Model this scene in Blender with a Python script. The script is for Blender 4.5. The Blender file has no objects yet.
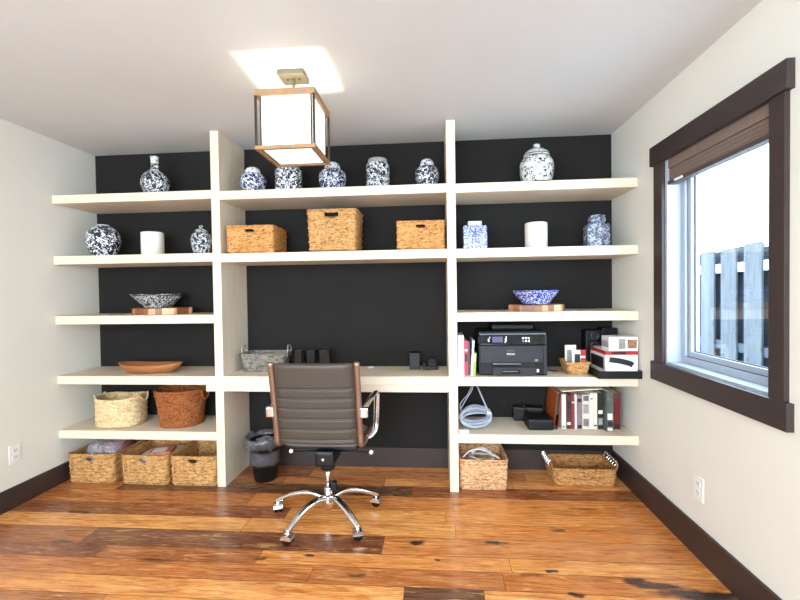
import bpy, bmesh, math, random
from mathutils import Vector, Matrix, noise
random.seed(7)
PI = math.pi
sc = bpy.context.scene
COL = sc.collection

# ------------------------------------------------------------------ camera, world, lights, exposure
cd = bpy.data.cameras.new('camera'); cam = bpy.data.objects.new('camera', cd); COL.objects.link(cam)
cd.sensor_fit = 'HORIZONTAL'; cd.sensor_width = 36.0; cd.lens = 428.34 * 36.0 / 800.0
cd.clip_start = 0.05; cd.clip_end = 200
cr = Vector((0.99671941, 0.07966764, -0.01426464)); cu = Vector((0.01269845, 0.02013122, 0.9997167)); cf = Vector((-0.07993224, 0.99661818, -0.01905353))
m = Matrix.Identity(4)
for i in range(3):
    m[i][0] = cr[i]; m[i][1] = cu[i]; m[i][2] = -cf[i]
m[0][3], m[1][3], m[2][3] = 0.0, -2.8202, 1.3276
cam.matrix_world = m
sc.camera = cam

w = bpy.data.worlds.new('overcast_sky'); sc.world = w; w.use_nodes = True
wn = w.node_tree.nodes; wl = w.node_tree.links
bg = wn['Background']; bg.inputs['Color'].default_value = (0.56, 0.79, 1.0, 1); bg.inputs['Strength'].default_value = 17.0

def area(name, loc, rot, sx, sy, power, color, portal=False, spread=PI):
    l = bpy.data.lights.new(name, 'AREA'); l.shape = 'RECTANGLE'; l.size = sx; l.size_y = sy
    l.energy = power; l.color = color; l.spread = spread
    o = bpy.data.objects.new(name, l); COL.objects.link(o); o.location = loc; o.rotation_euler = rot
    if portal: l.cycles.is_portal = True
    return o
# daylight portal at the side window, and an added warm fill behind the camera
area('window_portal', (1.47, -0.71, 1.47), (0, PI/2, 0), 1.2, 0.86, 1, (1, 1, 1), portal=True)
area('rear_fill_light', (-0.7, -4.45, 1.50), (PI/2-.28, 0, 0), 3.4, 1.4, 52, (1.0, 0.84, 0.66), spread=PI*.72)

sc.view_settings.view_transform = 'Standard'; sc.view_settings.look = 'None'
sc.view_settings.gamma = 1.0; sc.view_settings.use_curve_mapping = False
sc.view_settings.exposure = -0.30

# ------------------------------------------------------------------ material helpers
def srgb(r, g, b):
    f = lambda c: (c/255/12.92) if c/255 <= .04045 else ((c/255+.055)/1.055)**2.4
    return (f(r), f(g), f(b), 1)

class NT:
    def __init__(s, name):
        s.mat = bpy.data.materials.new(name); s.mat.use_nodes = True
        s.t = s.mat.node_tree; s.n = s.t.nodes; s.b = s.n['Principled BSDF']
    def node(s, typ, **kw):
        o = s.n.new(typ)
        for k, v in kw.items(): setattr(o, k, v)
        return o
    def link(s, a, b): s.t.links.new(a, b)
    def setin(s, sock, v):
        if hasattr(v, 'is_output') or hasattr(v, 'links'): s.link(v, sock)
        else: sock.default_value = v
    def math(s, op, a, b=None, c=None):
        o = s.node('ShaderNodeMath', operation=op)
        s.setin(o.inputs[0], a)
        if b is not None: s.setin(o.inputs[1], b)
        if c is not None: s.setin(o.inputs[2], c)
        return o.outputs[0]
    def coord(s, which='Object', scale=(1, 1, 1), loc=(0, 0, 0)):
        c = s.node('ShaderNodeTexCoord'); mp = s.node('ShaderNodeMapping')
        mp.inputs['Scale'].default_value = scale; mp.inputs['Location'].default_value = loc
        s.link(c.outputs[which], mp.inputs['Vector']); return mp.outputs['Vector']
    def noise(s, vec, scale, detail=3, rough=.5, dist=0.0):
        o = s.node('ShaderNodeTexNoise'); s.link(vec, o.inputs['Vector'])
        o.inputs['Scale'].default_value = scale; o.inputs['Detail'].default_value = detail
        o.inputs['Roughness'].default_value = rough; o.inputs['Distortion'].default_value = dist
        return o.outputs['Fac']
    def voro(s, vec, scale, feature='F1', out='Distance'):
        o = s.node('ShaderNodeTexVoronoi', feature=feature); s.link(vec, o.inputs['Vector'])
        o.inputs['Scale'].default_value = scale; return o.outputs[out]
    def ramp(s, fac, stops, interp='LINEAR'):
        o = s.node('ShaderNodeValToRGB'); cr_ = o.color_ramp; cr_.interpolation = interp
        while len(cr_.elements) < len(stops): cr_.elements.new(0.5)
        for e, (p, c) in zip(cr_.elements, stops):
            e.position = p; e.color = c if len(c) == 4 else (*c, 1)
        s.link(fac, o.inputs['Fac']); return o.outputs['Color']
    def mix(s, fac, a, b, typ='MIX'):
        o = s.node('ShaderNodeMix', data_type='RGBA', blend_type=typ)
        s.setin(o.inputs[0], fac); s.setin(o.inputs[6], a); s.setin(o.inputs[7], b)
        return o.outputs[2]
    def bump(s, h, strength=.3, dist=.01):
        o = s.node('ShaderNodeBump'); o.inputs['Strength'].default_value = strength; o.inputs['Distance'].default_value = dist
        s.link(h, o.inputs['Height']); s.link(o.outputs['Normal'], s.b.inputs['Normal'])
    def color(s, c): s.setin(s.b.inputs['Base Color'], c)
    def set(s, rough=None, metal=None, spec=None, coat=None, coatr=None):
        if rough is not None: s.setin(s.b.inputs['Roughness'], rough)
        if metal is not None: s.b.inputs['Metallic'].default_value = metal
        if spec is not None: s.b.inputs['Specular IOR Level'].default_value = spec
        if coat is not None: s.b.inputs['Coat Weight'].default_value = coat
        if coatr is not None: s.b.inputs['Coat Roughness'].default_value = coatr
        return s

def speck(name, col, rough=.5, metal=0., var=.12, scale=30, bump=.0, spec=None, coat=None):
    """a plain colour broken up a little by noise"""
    t = NT(name); v = t.coord(); n = t.noise(v, scale, 4)
    dark = tuple(c*(1-var) for c in col[:3]) + (1,); light = tuple(min(1, c*(1+var)) for c in col[:3]) + (1,)
    t.color(t.ramp(n, [(.3, dark), (.7, light)])); t.set(rough, metal, spec, coat)
    if bump: t.bump(n, bump, .004)
    return t.mat

M = {}
M['wall'] = speck('painted_wall_white', srgb(228, 222, 209), .75, var=.015, scale=3)
M['ceiling'] = speck('ceiling_paint', srgb(210, 208, 204), .8, var=.015, scale=3)
M['charcoal'] = speck('charcoal_wall_paint', srgb(40, 37, 35), .85, var=.05, scale=4, spec=.12)
M['outlet'] = speck('outlet_plastic', srgb(238, 234, 226), .35, var=.01)
M['slot'] = speck('socket_slot', srgb(60, 56, 52), .6)

def board_mat(name, base, axis):
    t = NT(name); sc_ = {'x': (2.5, 40, 40), 'z': (40, 40, 2.5)}[axis]
    g = t.noise(t.coord(scale=sc_), 1.6, 5, .6, .6); g2 = t.noise(t.coord(scale=tuple(q*.3 for q in sc_)), 1.3, 2)
    c = t.ramp(g, [(.3, tuple(x*.84 for x in base[:3])), (.62, base), (.8, tuple(min(1, x*1.06) for x in base[:3]))])
    t.color(t.mix(.35, c, t.ramp(g2, [(.35, tuple(x*y for x, y in zip(base[:3], (.90, .86, .80)))), (.65, base)])))
    t.set(.5, spec=.4); t.bump(g, .12, .003); return t.mat
WB = srgb(232, 214, 190)
M['board_x'] = board_mat('whitewashed_pine_lengthwise', WB, 'x')
M['board_z'] = board_mat('whitewashed_pine_upright', WB, 'z')
M['trim'] = board_mat('dark_stained_trim_long', srgb(60, 46, 42), 'x')
M['trim_z'] = board_mat('dark_stained_trim_upright', srgb(60, 46, 42), 'z')
def yboard():
    t = NT('dark_stained_trim_side'); g = t.noise(t.coord(scale=(40, 2.5, 40)), 1.5, 4)
    b = srgb(58, 45, 43); t.color(t.ramp(g, [(.3, tuple(x*.8 for x in b[:3])), (.7, b)])); t.set(.45); return t.mat
M['trim_y'] = yboard()
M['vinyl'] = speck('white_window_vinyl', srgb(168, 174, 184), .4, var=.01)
M['vinyl_line'] = speck('window_gasket', srgb(50, 54, 62), .5, var=.02)
M['shade'] = speck('taupe_shade_fabric', srgb(128, 108, 96), .8, var=.08, scale=60)
M['shade_dark'] = speck('brown_shade_rail', srgb(78, 62, 56), .5)

def floor_mat():
    t = NT('hickory_plank_floor')
    at = t.node('ShaderNodeAttribute', attribute_name='plank')
    sep = t.node('ShaderNodeSeparateColor'); t.link(at.outputs['Color'], sep.inputs[0])
    tone, seed, red = sep.outputs[0], sep.outputs[1], sep.outputs[2]
    tc = t.node('ShaderNodeTexCoord'); off = t.node('ShaderNodeCombineXYZ')
    t.link(t.math('MULTIPLY', seed, 37.0), off.inputs[0]); t.link(t.math('MULTIPLY', seed, 11.0), off.inputs[1]); t.link(t.math('MULTIPLY', seed, 23.0), off.inputs[2])
    add = t.node('ShaderNodeVectorMath', operation='ADD'); t.link(tc.outputs['Object'], add.inputs[0]); t.link(off.outputs[0], add.inputs[1])
    def mp(scale):
        q = t.node('ShaderNodeMapping'); q.inputs['Scale'].default_value = scale; t.link(add.outputs[0], q.inputs['Vector']); return q.outputs[0]
    big = t.noise(mp((1.1, 7, 1)), 1.5, 3, .55, 1.2)          # broad streaks
    grain = t.noise(mp((4, 70, 1)), 1.4, 5, .65, .8)           # fine grain
    wav = t.noise(mp((2.2, 16, 1)), 1.8, 4, .6, 2.2)           # cathedral figure
    c = t.ramp(tone, [(0, srgb(112, 72, 50)), (.25, srgb(162, 98, 58)), (.5, srgb(228, 146, 76)), (.75, srgb(250, 180, 102)), (1, srgb(254, 206, 132))])
    c = t.mix(t.math('MULTIPLY', red, .45), c, srgb(190, 98, 56))
    c = t.mix(t.ramp(big, [(.35, (.75, .75, .75)), (.55, (0, 0, 0))]), c, t.mix(1, c, (.76, .66, .58, 1), 'MULTIPLY'))
    c = t.mix(t.ramp(wav, [(.39, (.75, .75, .75)), (.47, (0, 0, 0))]), c, t.mix(1, c, (.68, .52, .42, 1), 'MULTIPLY'))
    c = t.mix(t.ramp(wav, [(.56, (0, 0, 0)), (.68, (.5, .5, .5))]), c, srgb(252, 206, 138))
    c = t.mix(t.ramp(grain, [(.40, (.7, .7, .7)), (.56, (0, 0, 0))]), c, t.mix(1, c, (.72, .60, .52, 1), 'MULTIPLY'))
    # knots and mineral streaks at their own places
    nz = t.node('ShaderNodeTexNoise'); t.link(tc.outputs['Object'], nz.inputs['Vector']); nz.inputs['Scale'].default_value = 14; nz.inputs['Detail'].default_value = 3
    sb = t.node('ShaderNodeVectorMath', operation='SUBTRACT'); t.link(nz.outputs['Color'], sb.inputs[0]); sb.inputs[1].default_value = (.5, .5, .5)
    ml = t.node('ShaderNodeVectorMath', operation='MULTIPLY'); t.link(sb.outputs[0], ml.inputs[0]); ml.inputs[1].default_value = (.16, .045, 0)
    dp = t.node('ShaderNodeVectorMath', operation='ADD'); t.link(tc.outputs['Object'], dp.inputs[0]); t.link(ml.outputs[0], dp.inputs[1])
    spots = [(-.102, -.584, .045, .030, 1), (.30, -.555, .07, .018, 1), (.537, -.774, .035, .014, 1), (.601, -.93, .045, .016, 1), (-2.18, -.373, .07, .022, .9),
             (-.645, -.718, .03, .012, 1), (-.003, -.722, .025, .012, .9), (.659, -.419, .04, .016, .8), (-2.03, -.673, .05, .014, .8), (.90, -.825, .07, .028, .95),
             (1.13, -.90, .22, .034, 1), (.99, -.855, .12, .028, .95), (.143, -.155, .06, .012, .8), (.891, -.177, .07, .014, .7), (-.892, -.765, .03, .012, .8), (-.379, -.856, .05, .012, .7),
             (-1.414, -.802, .10, .02, .6), (-1.86, -.74, .14, .045, .45), (-1.856, -.205, .09, .016, .7), (.498, .05, .05, .012, .9), (.428, -.809, .05, .014, .6), (-2.5, -.8, .1, .02, .6), (-1.2, -.33, .08, .015, .5),
             (.2, -1.3, .06, .02, .9), (-1.1, -1.5, .06, .02, .8), (.6, -2.0, .06, .02, .9)]
    acc = None
    for x, y, a, b, s_ in spots:
        q = t.node('ShaderNodeVectorMath', operation='SUBTRACT'); t.link(dp.outputs[0], q.inputs[0]); q.inputs[1].default_value = (x, y, 0)
        q2 = t.node('ShaderNodeVectorMath', operation='MULTIPLY'); t.link(q.outputs[0], q2.inputs[0]); q2.inputs[1].default_value = (1/a, 1/b, 0)
        q3 = t.node('ShaderNodeVectorMath', operation='LENGTH'); t.link(q2.outputs[0], q3.inputs[0])
        mr = t.node('ShaderNodeMapRange'); t.link(q3.outputs['Value'], mr.inputs[0]); mr.inputs[1].default_value = 1.15; mr.inputs[2].default_value = .6; mr.inputs[3].default_value = 0; mr.inputs[4].default_value = s_
        acc = mr.outputs[0] if acc is None else t.math('MAXIMUM', acc, mr.outputs[0])
    c = t.mix(acc, c, srgb(58, 40, 36))
    t.color(c); t.set(.27, spec=.5, coat=.25, coatr=.12)
    t.setin(t.b.inputs['Roughness'], t.math('MULTIPLY_ADD', grain, .12, .22))
    t.bump(grain, .05, .002); return t.mat
M['floor'] = floor_mat()
M['gap'] = speck('floor_joint', srgb(60, 34, 22), .6)

def weave_mat(name, light, dark, sc_=60):
    t = NT(name)
    n = t.noise(t.coord(scale=(.55, .55, 1.7)), sc_, 3, .65, 1.4); n2 = t.noise(t.coord(), 12, 2)
    c = t.ramp(n, [(.36, dark), (.50, light), (.66, tuple(min(1, x*1.25) for x in light[:3]))])
    c = t.mix(t.ramp(n2, [(.4, (.35, .35, .35)), (.6, (0, 0, 0))]), c, t.mix(1, c, (.8, .68, .55, 1), 'MULTIPLY'))
    t.color(c); t.set(.7, spec=.25); t.bump(n, .8, .008); return t.mat
M['seagrass'] = weave_mat('seagrass', srgb(204, 154, 96), srgb(112, 72, 38))
M['seagrass_pale'] = weave_mat('pale_seagrass', srgb(222, 174, 128), srgb(140, 92, 58))
M['seagrass_gold'] = weave_mat('golden_seagrass', srgb(210, 152, 90), srgb(124, 76, 40))
M['white_weave'] = weave_mat('cream_rope_weave', srgb(230, 202, 154), srgb(194, 160, 114))
M['brown_wicker'] = weave_mat('brown_wicker', srgb(164, 98, 52), srgb(92, 46, 22))
M['tray_wicker'] = weave_mat('tray_wicker', srgb(196, 142, 84), srgb(104, 66, 36))
M['grey_wood'] = weave_mat('grey_chipwood', srgb(136, 130, 120), srgb(76, 70, 62), 40)

def porcelain(name, ink, scale=34, thr=.5, seed=0., bands=(), ground=srgb(232, 234, 238), voronoi=False, dist=1.6):
    """white glaze painted with scrolling ink; bands are (z, half-height) ring lines in metres above the base"""
    t = NT(name); v = t.coord(loc=(seed, seed*1.7, seed*.6))
    n = t.noise(v, scale*1.55, 2, .6, dist*.7)
    f = t.ramp(n, [(thr+.005, (1, 1, 1)), (thr+.045, (0, 0, 0))])
    if voronoi:
        d = t.voro(v, scale*.8); f2 = t.ramp(d, [(.20, (1, 1, 1)), (.27, (0, 0, 0)), (.50, (0, 0, 0)), (.56, (1, 1, 1))]); f = t.mix(.5, f, f2, 'LIGHTEN') if False else t.mix(1, f, f2, 'DARKEN')
    sep = t.node('ShaderNodeSeparateXYZ'); t.link(t.coord(), sep.inputs[0])
    for z, h in bands:
        d = t.math('ABSOLUTE', t.math('SUBTRACT', sep.outputs[2], z))
        f = t.mix(1, f, t.ramp(t.math('DIVIDE', d, h*2), [(.48, (1, 1, 1)), (.52, (0, 0, 0))]), 'LIGHTEN')
    t.color(t.mix(f, ground, ink)); t.set(.18, spec=.5, coat=.4, coatr=.05); return t.mat

M['chrome'] = speck('polished_chrome', (.78, .78, .80, 1), .12, 1., var=.02)
M['tinted_chrome'] = speck('chrome_rail_floor_tint', srgb(150, 120, 102), .32, .7, var=.03)  # chrome rail; the floor's brown reflection is mixed into its colour
M['leather'] = speck('grey_brown_leather', srgb(70, 60, 52), .45, var=.06, scale=25, bump=.05, spec=.45)
M['seat_leather'] = speck('seat_leather_slate', srgb(96, 92, 94), .35, var=.06, scale=25)
M['black'] = speck('black_plastic', srgb(17, 16, 16), .45, var=.1, spec=.3)
M['black_gloss'] = speck('glossy_black_plastic', srgb(18, 18, 22), .15, var=.05)
M['dark_grey'] = speck('dark_grey_plastic', srgb(40, 39, 42), .45, var=.05, spec=.35)
M['mid_grey'] = speck('grey_plastic', srgb(128, 128, 134), .4, var=.04)
M['white_plastic'] = speck('white_plastic', srgb(236, 236, 238), .4, var=.02)
M['white_card'] = speck('white_card', srgb(236, 230, 226), .6, var=.03)
M['paper'] = speck('page_edges', srgb(226, 214, 194), .8, var=.06, scale=90)
M['lamp_wood'] = speck('lantern_wood', srgb(160, 122, 84), .5, var=.12, scale=25)
M['lamp_metal'] = speck('lantern_bronze', srgb(60, 50, 42), .35, .4, var=.05)
M['nickel'] = speck('brushed_nickel', srgb(120, 112, 92), .4, .6, var=.04)
M['dark_glass'] = speck('smoked_glass', srgb(30, 31, 34), .08, var=.05, spec=.8)
M['cable_grey'] = speck('grey_cable', srgb(166, 170, 184), .45, var=.03)
M['cable_white'] = speck('white_cable', srgb(232, 232, 230), .45, var=.02)
M['wood_bowl'] = board_mat('olive_wood_bowl', srgb(168, 108, 62), 'x')
def butcher():
    t = NT('butcher_block'); v = t.coord(); s_ = t.node('ShaderNodeSeparateXYZ'); t.link(v, s_.inputs[0])
    cell = t.math('FLOOR', t.math('MULTIPLY', s_.outputs[0], 24)); wn_ = t.node('ShaderNodeTexWhiteNoise', noise_dimensions='1D'); t.link(cell, wn_.inputs['W'])
    t.color(t.ramp(wn_.outputs['Value'], [(0, srgb(118, 68, 40)), (.4, srgb(178, 118, 74)), (.7, srgb(206, 156, 110)), (1, srgb(226, 186, 144))])); t.set(.45); return t.mat
M['butcher'] = butcher()
def emis(name, col, s_):
    t = NT(name); t.color(col); t.b.inputs['Emission Color'].default_value = col; t.b.inputs['Emission Strength'].default_value = s_; return t.mat
M['lamp_glass'] = emis('lit_frosted_glass', (1, .96, .88, 1), 1.7)
M['bulb'] = emis('bulb_glow', (1, .94, .84, 1), 2600)
def glass(name, tint=(1, 1, 1, 1), gl=.06):
    t = NT(name); t.n.remove(t.b); o = t.n['Material Output']
    tr = t.node('ShaderNodeBsdfTransparent'); tr.inputs[0].default_value = tint; g = t.node('ShaderNodeBsdfGlossy'); g.inputs['Roughness'].default_value = .02
    mx = t.node('ShaderNodeMixShader'); mx.inputs[0].default_value = gl; t.link(tr.outputs[0], mx.inputs[1]); t.link(g.outputs[0], mx.inputs[2]); t.link(mx.outputs[0], o.inputs[0]); return t.mat
M['pane'] = glass('window_glass')
def film(name, tint, cover, rough=.25):
    t = NT(name); o = t.n['Material Output']; t.color(tint); t.set(rough, spec=.7)
    tr = t.node('ShaderNodeBsdfTransparent'); mx = t.node('ShaderNodeMixShader')
    t.setin(mx.inputs[0], t.math('MULTIPLY_ADD', t.noise(t.coord(), 22, 3, .6, 1.5), 1.3, cover-.65))
    t.link(tr.outputs[0], mx.inputs[1]); t.link(t.b.outputs[0], mx.inputs[2]); t.link(mx.outputs[0], o.inputs[0]); return t.mat
M['bin_bag'] = film('smoky_bin_liner', srgb(104, 100, 104), .55)
M['clear_bag'] = film('clear_plastic_bag', srgb(206, 204, 210), .40)
def fence_mat():
    t = NT('weathered_fence'); n = t.noise(t.coord(scale=(14, 14, 2)), 2, 4); n2 = t.voro(t.coord(scale=(1, 1, .6)), 9)
    c = t.ramp(n, [(.3, srgb(60, 60, 63)), (.6, srgb(78, 77, 77))]); t.color(t.mix(t.ramp(n2, [(.08, (1, 1, 1)), (.14, (0, 0, 0))]), c, srgb(44, 44, 48))); t.set(.9); return t.mat
M['fence'] = fence_mat()
M['fence_back'] = speck('weathered_fence_rear', srgb(56, 58, 66), .9, var=.12, scale=20)
M['snow'] = speck('snow', srgb(244, 247, 252), .9, var=.02, scale=4)

# ------------------------------------------------------------------ geometry helpers
def children(o): return list(o.children)
def mesh_obj(name, bm, mat, parent=None, loc=(0, 0, 0), rotz=0., smooth=False, mods=None):
    me = bpy.data.meshes.new(name); bmesh.ops.recalc_face_normals(bm, faces=bm.faces); bm.to_mesh(me); bm.free()
    if smooth: me.polygons.foreach_set('use_smooth', [True]*len(me.polygons))
    for mm in (mat if isinstance(mat, (list, tuple)) else [mat]): me.materials.append(mm)
    o = bpy.data.objects.new(name, me); COL.objects.link(o); o.location = loc; o.rotation_euler = (0, 0, rotz)
    if parent: o.parent = parent
    for k, v in (mods or []):
        md = o.modifiers.new(k.lower(), k)
        for a, b in v.items(): setattr(md, a, b)
    return o
def tag(o, label, cat, group=None):
    o['label'] = label; o['category'] = cat
    if group: o['group'] = group
    return o
def thing(name, label, cat, loc, rotz=0., group=None):
    o = bpy.data.objects.new(name, None); COL.objects.link(o); o.empty_display_size = .05
    o.location = loc; o.rotation_euler = (0, 0, rotz); return tag(o, label, cat, group)
def struct(o): o['kind'] = 'structure'; return o
def dup(root, loc, label, rotz=None):
    r = root.copy(); COL.objects.link(r); r.location = loc; r['label'] = label
    if rotz is not None: r.rotation_euler = (0, 0, rotz)
    for ch in children(root):
        c = ch.copy(); COL.objects.link(c); c.parent = r
        for g in children(ch):
            d = g.copy(); COL.objects.link(d); d.parent = c
    return r

def box(bm, x0, x1, y0, y1, z0, z1, bev=0., mi=0):
    vs = [bm.verts.new((x, y, z)) for x in (x0, x1) for y in (y0, y1) for z in (z0, z1)]
    F = [(0, 1, 3, 2), (4, 6, 7, 5), (0, 4, 5, 1), (2, 3, 7, 6), (0, 2, 6, 4), (1, 5, 7, 3)]
    fs = [bm.faces.new([vs[i] for i in f]) for f in F]
    for f in fs: f.material_index = mi
    if bev > 0:
        es = list({e for f in fs for e in f.edges})
        r = bmesh.ops.bevel(bm, geom=es, offset=bev, segments=2, affect='EDGES', profile=.6)
        for f in r['faces']: f.material_index = mi
    return fs
def B(*a, **k):
    bm = bmesh.new(); box(bm, *a, **k); return bm
def lathe(bm, prof, seg=32, sx=1., sy=1., cx=0., cy=0., cap0=True, cap1=True, mi=0):
    rings = []
    for r, z in prof:
        rings.append([bm.verts.new((cx+r*sx*math.cos(2*PI*i/seg), cy+r*sy*math.sin(2*PI*i/seg), z)) for i in range(seg)])
    for a, b in zip(rings, rings[1:]):
        for i in range(seg):
            f = bm.faces.new((a[i], a[(i+1) % seg], b[(i+1) % seg], b[i])); f.material_index = mi
    if cap0: bm.faces.new(rings[0][::-1]).material_index = mi
    if cap1: bm.faces.new(rings[-1]).material_index = mi
    return rings
def L(prof, **k):
    bm = bmesh.new(); lathe(bm, prof, **k); return bm
def spline(ctrl, n=6):
    """smooth (r,z) profile or 3-D path through control points"""
    out = []; P = [Vector(c) if len(c) == 3 else Vector((c[0], c[1], 0)) for c in ctrl]
    for i in range(len(P)-1):
        p0 = P[max(i-1, 0)]; p1 = P[i]; p2 = P[i+1]; p3 = P[min(i+2, len(P)-1)]
        for k in range(n):
            t = k/n
            out.append(.5*((2*p1)+(p2-p0)*t+(2*p0-5*p1+4*p2-p3)*t*t+(3*p1-p0-3*p2+p3)*t**3))
    out.append(P[-1]); return out
def sp2(ctrl, n=5): return [(max(p.x, .0005), p.y) for p in spline(ctrl, n)]
def tube(bm, pts, r, seg=8, closed=False, flat=None, mi=0):
    """tube along pts; r number or list; flat=(a,b) elliptic factors (side, up)"""
    pts = [Vector(p) for p in pts]; n = len(pts); rings = []
    prev = None
    for i, p in enumerate(pts):
        if closed: t = (pts[(i+1) % n]-pts[i-1]).normalized()
        else: t = (pts[min(i+1, n-1)]-pts[max(i-1, 0)]).normalized()
        if prev is None:
            ref = Vector((0, 0, 1)) if abs(t.z) < .9 else Vector((1, 0, 0)); side = t.cross(ref).normalized()
        else:
            side = (prev - t*prev.dot(t))
            side = side.normalized() if side.length > 1e-6 else t.orthogonal().normalized()
        prev = side; up = side.cross(t).normalized(); rr = r[i] if isinstance(r, (list, tuple)) else r
        fa, fb = flat or (1, 1)
        rings.append([bm.verts.new(p+side*rr*fa*math.cos(2*PI*k/seg)+up*rr*fb*math.sin(2*PI*k/seg)) for k in range(seg)])
    m_ = n if closed else n-1
    for i in range(m_):
        a, b = rings[i], rings[(i+1) % n]
        for k in range(seg):
            f = bm.faces.new((a[k], a[(k+1) % seg], b[(k+1) % seg], b[k])); f.material_index = mi
    if not closed: bm.faces.new(rings[0][::-1]).material_index = mi; bm.faces.new(rings[-1]).material_index = mi
def T(*a, **k):
    bm = bmesh.new(); tube(bm, *a, **k); return bm

def text_bm(s, size, depth=.0006):
    cu_ = bpy.data.curves.new('lettering', 'FONT'); cu_.body = s; cu_.size = size; cu_.extrude = depth; cu_.align_x = 'CENTER'; cu_.align_y = 'CENTER'
    o = bpy.data.objects.new('lettering', cu_); COL.objects.link(o); dg = bpy.context.evaluated_depsgraph_get(); dg.update()
    me = bpy.data.meshes.new_from_object(o.evaluated_get(dg)); bm = bmesh.new(); bm.from_mesh(me)
    bpy.data.objects.remove(o); bpy.data.meshes.remove(me); bpy.data.curves.remove(cu_)
    bmesh.ops.rotate(bm, verts=bm.verts, cent=(0, 0, 0), matrix=Matrix.Rotation(PI/2, 3, 'X')); return bm

# rounded-rectangle basket wall woven in over-and-under rows
def rr_point(s, w, d, r):
    """point and outward normal at arc fraction s of a rounded rectangle, starting at the middle of the front (-Y)"""
    L1, L2 = w-2*r, d-2*r; q = PI*r/2; per = 2*L1+2*L2+4*q; x = (s % 1.)*per
    segs = [('l', L1/2), ('a', q), ('l', L2), ('a', q), ('l', L1), ('a', q), ('l', L2), ('a', q), ('l', L1/2)]
    cx = [(w/2-r, -d/2+r), (w/2-r, d/2-r), (-w/2+r, d/2-r), (-w/2+r, -d/2+r)]
    starts = [Vector((0, -d/2)), None, Vector((w/2, -d/2+r)), None, Vector((w/2-r, d/2)), None, Vector((-w/2, d/2-r)), None, Vector((-w/2+r, -d/2))]
    dirs = [Vector((1, 0)), None, Vector((0, 1)), None, Vector((-1, 0)), None, Vector((0, -1)), None, Vector((1, 0))]
    nr = [Vector((0, -1)), None, Vector((1, 0)), None, Vector((0, 1)), None, Vector((-1, 0)), None, Vector((0, -1))]
    for i, (k, l) in enumerate(segs):
        if x <= l or i == 8:
            if k == 'l': return starts[i]+dirs[i]*x, nr[i], per
            j = i//2; a = -PI/2+j*PI/2+x/r; c = Vector(cx[j]); nn = Vector((math.cos(a), math.sin(a))); return c+nn*r, nn, per
        x -= l
def basket_wall(w, d, h, r=.03, taper=0., rowh=.02, colw=.03, amp=.004, holes=(), n=150, nz=None, vert=False, zbase=.0, dip=0., thick=.006):
    bm = bmesh.new(); nz = nz or max(8, int(h/.0055)); per = rr_point(0, w, d, r)[2]; grid = []
    ncol = max(4, round(per/colw/2)*2)
    for j in range(nz+1):
        t = j/nz; k = 1-taper*(1-t); row = []
        for i in range(n):
            s = i/n; p, nn, _ = rr_point(s, w, d, r); z = zbase+h*t
            z += dip*t*t*math.cos(4*PI*s)
            ri = math.floor(h*t/rowh)
            if vert: dsp = amp*(abs(math.sin(PI*s*ncol)))*1.0+amp*.3*math.sin(2*PI*h*t/rowh)
            else: dsp = amp*abs(math.sin(PI*h*t/rowh))*(.55+.45*math.cos(PI*s*ncol+PI*(ri % 2)))
            q = p*k+nn*dsp; row.append(bm.verts.new((q.x, q.y, z)))
        grid.append(row)
    for j in range(nz):
        for i in range(n):
            a, b, c, e = grid[j][i], grid[j][(i+1) % n], grid[j+1][(i+1) % n], grid[j+1][i]
            ce = (a.co+b.co+c.co+e.co)/4; skip = False
            for side, hz, hw, hh in holes:
                if side == 'front' and ce.y < 0 and abs(ce.x) < hw and ce.y < -d/2*.8:
                    if hz > ce.z > hz-hh*math.sqrt(max(0, 1-(ce.x/hw)**4)): skip = True
            if not skip: bm.faces.new((a, b, c, e))
    b_ = [bm.verts.new((v.co.x, v.co.y, v.co.z)) for v in grid[0]]
    bm.faces.new(b_)
    return bm
def rim_pts(w, d, r, z, n=60, dip=0.):
    return [(*rr_point(i/n, w, d, r)[0], z+dip*math.cos(4*PI*i/n)) for i in range(n)]
def basket(name, label, loc, w, d, h, mat, rotz=0., group=None, r=.025, taper=.03, rowh=.024, colw=.045, amp=.0085, holes=(), rim=.006, vert=False, dip=0., nfront=150):
    t = thing(name, label, 'basket', loc, rotz, group)
    o = mesh_obj('woven_body', basket_wall(w, d, h, r, taper, rowh, colw, amp, holes, n=nfront, vert=vert, zbase=.008, dip=dip), mat, t, smooth=True,
                 mods=[('SOLIDIFY', dict(thickness=.007, offset=-1))])
    mesh_obj('rim', T(rim_pts(w+.004, d+.004, r, h+.002, dip=dip), rim, seg=8, closed=True), mat, t, smooth=True)
    return t

# ------------------------------------------------------------------ the room
XL, XR, D, H, YR = -2.6706, 1.2854, .40, 2.44, -4.6
WY0, WY1, WZ0, WZ1 = -1.088, -.325, .905, 2.046           # side window opening
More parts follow.
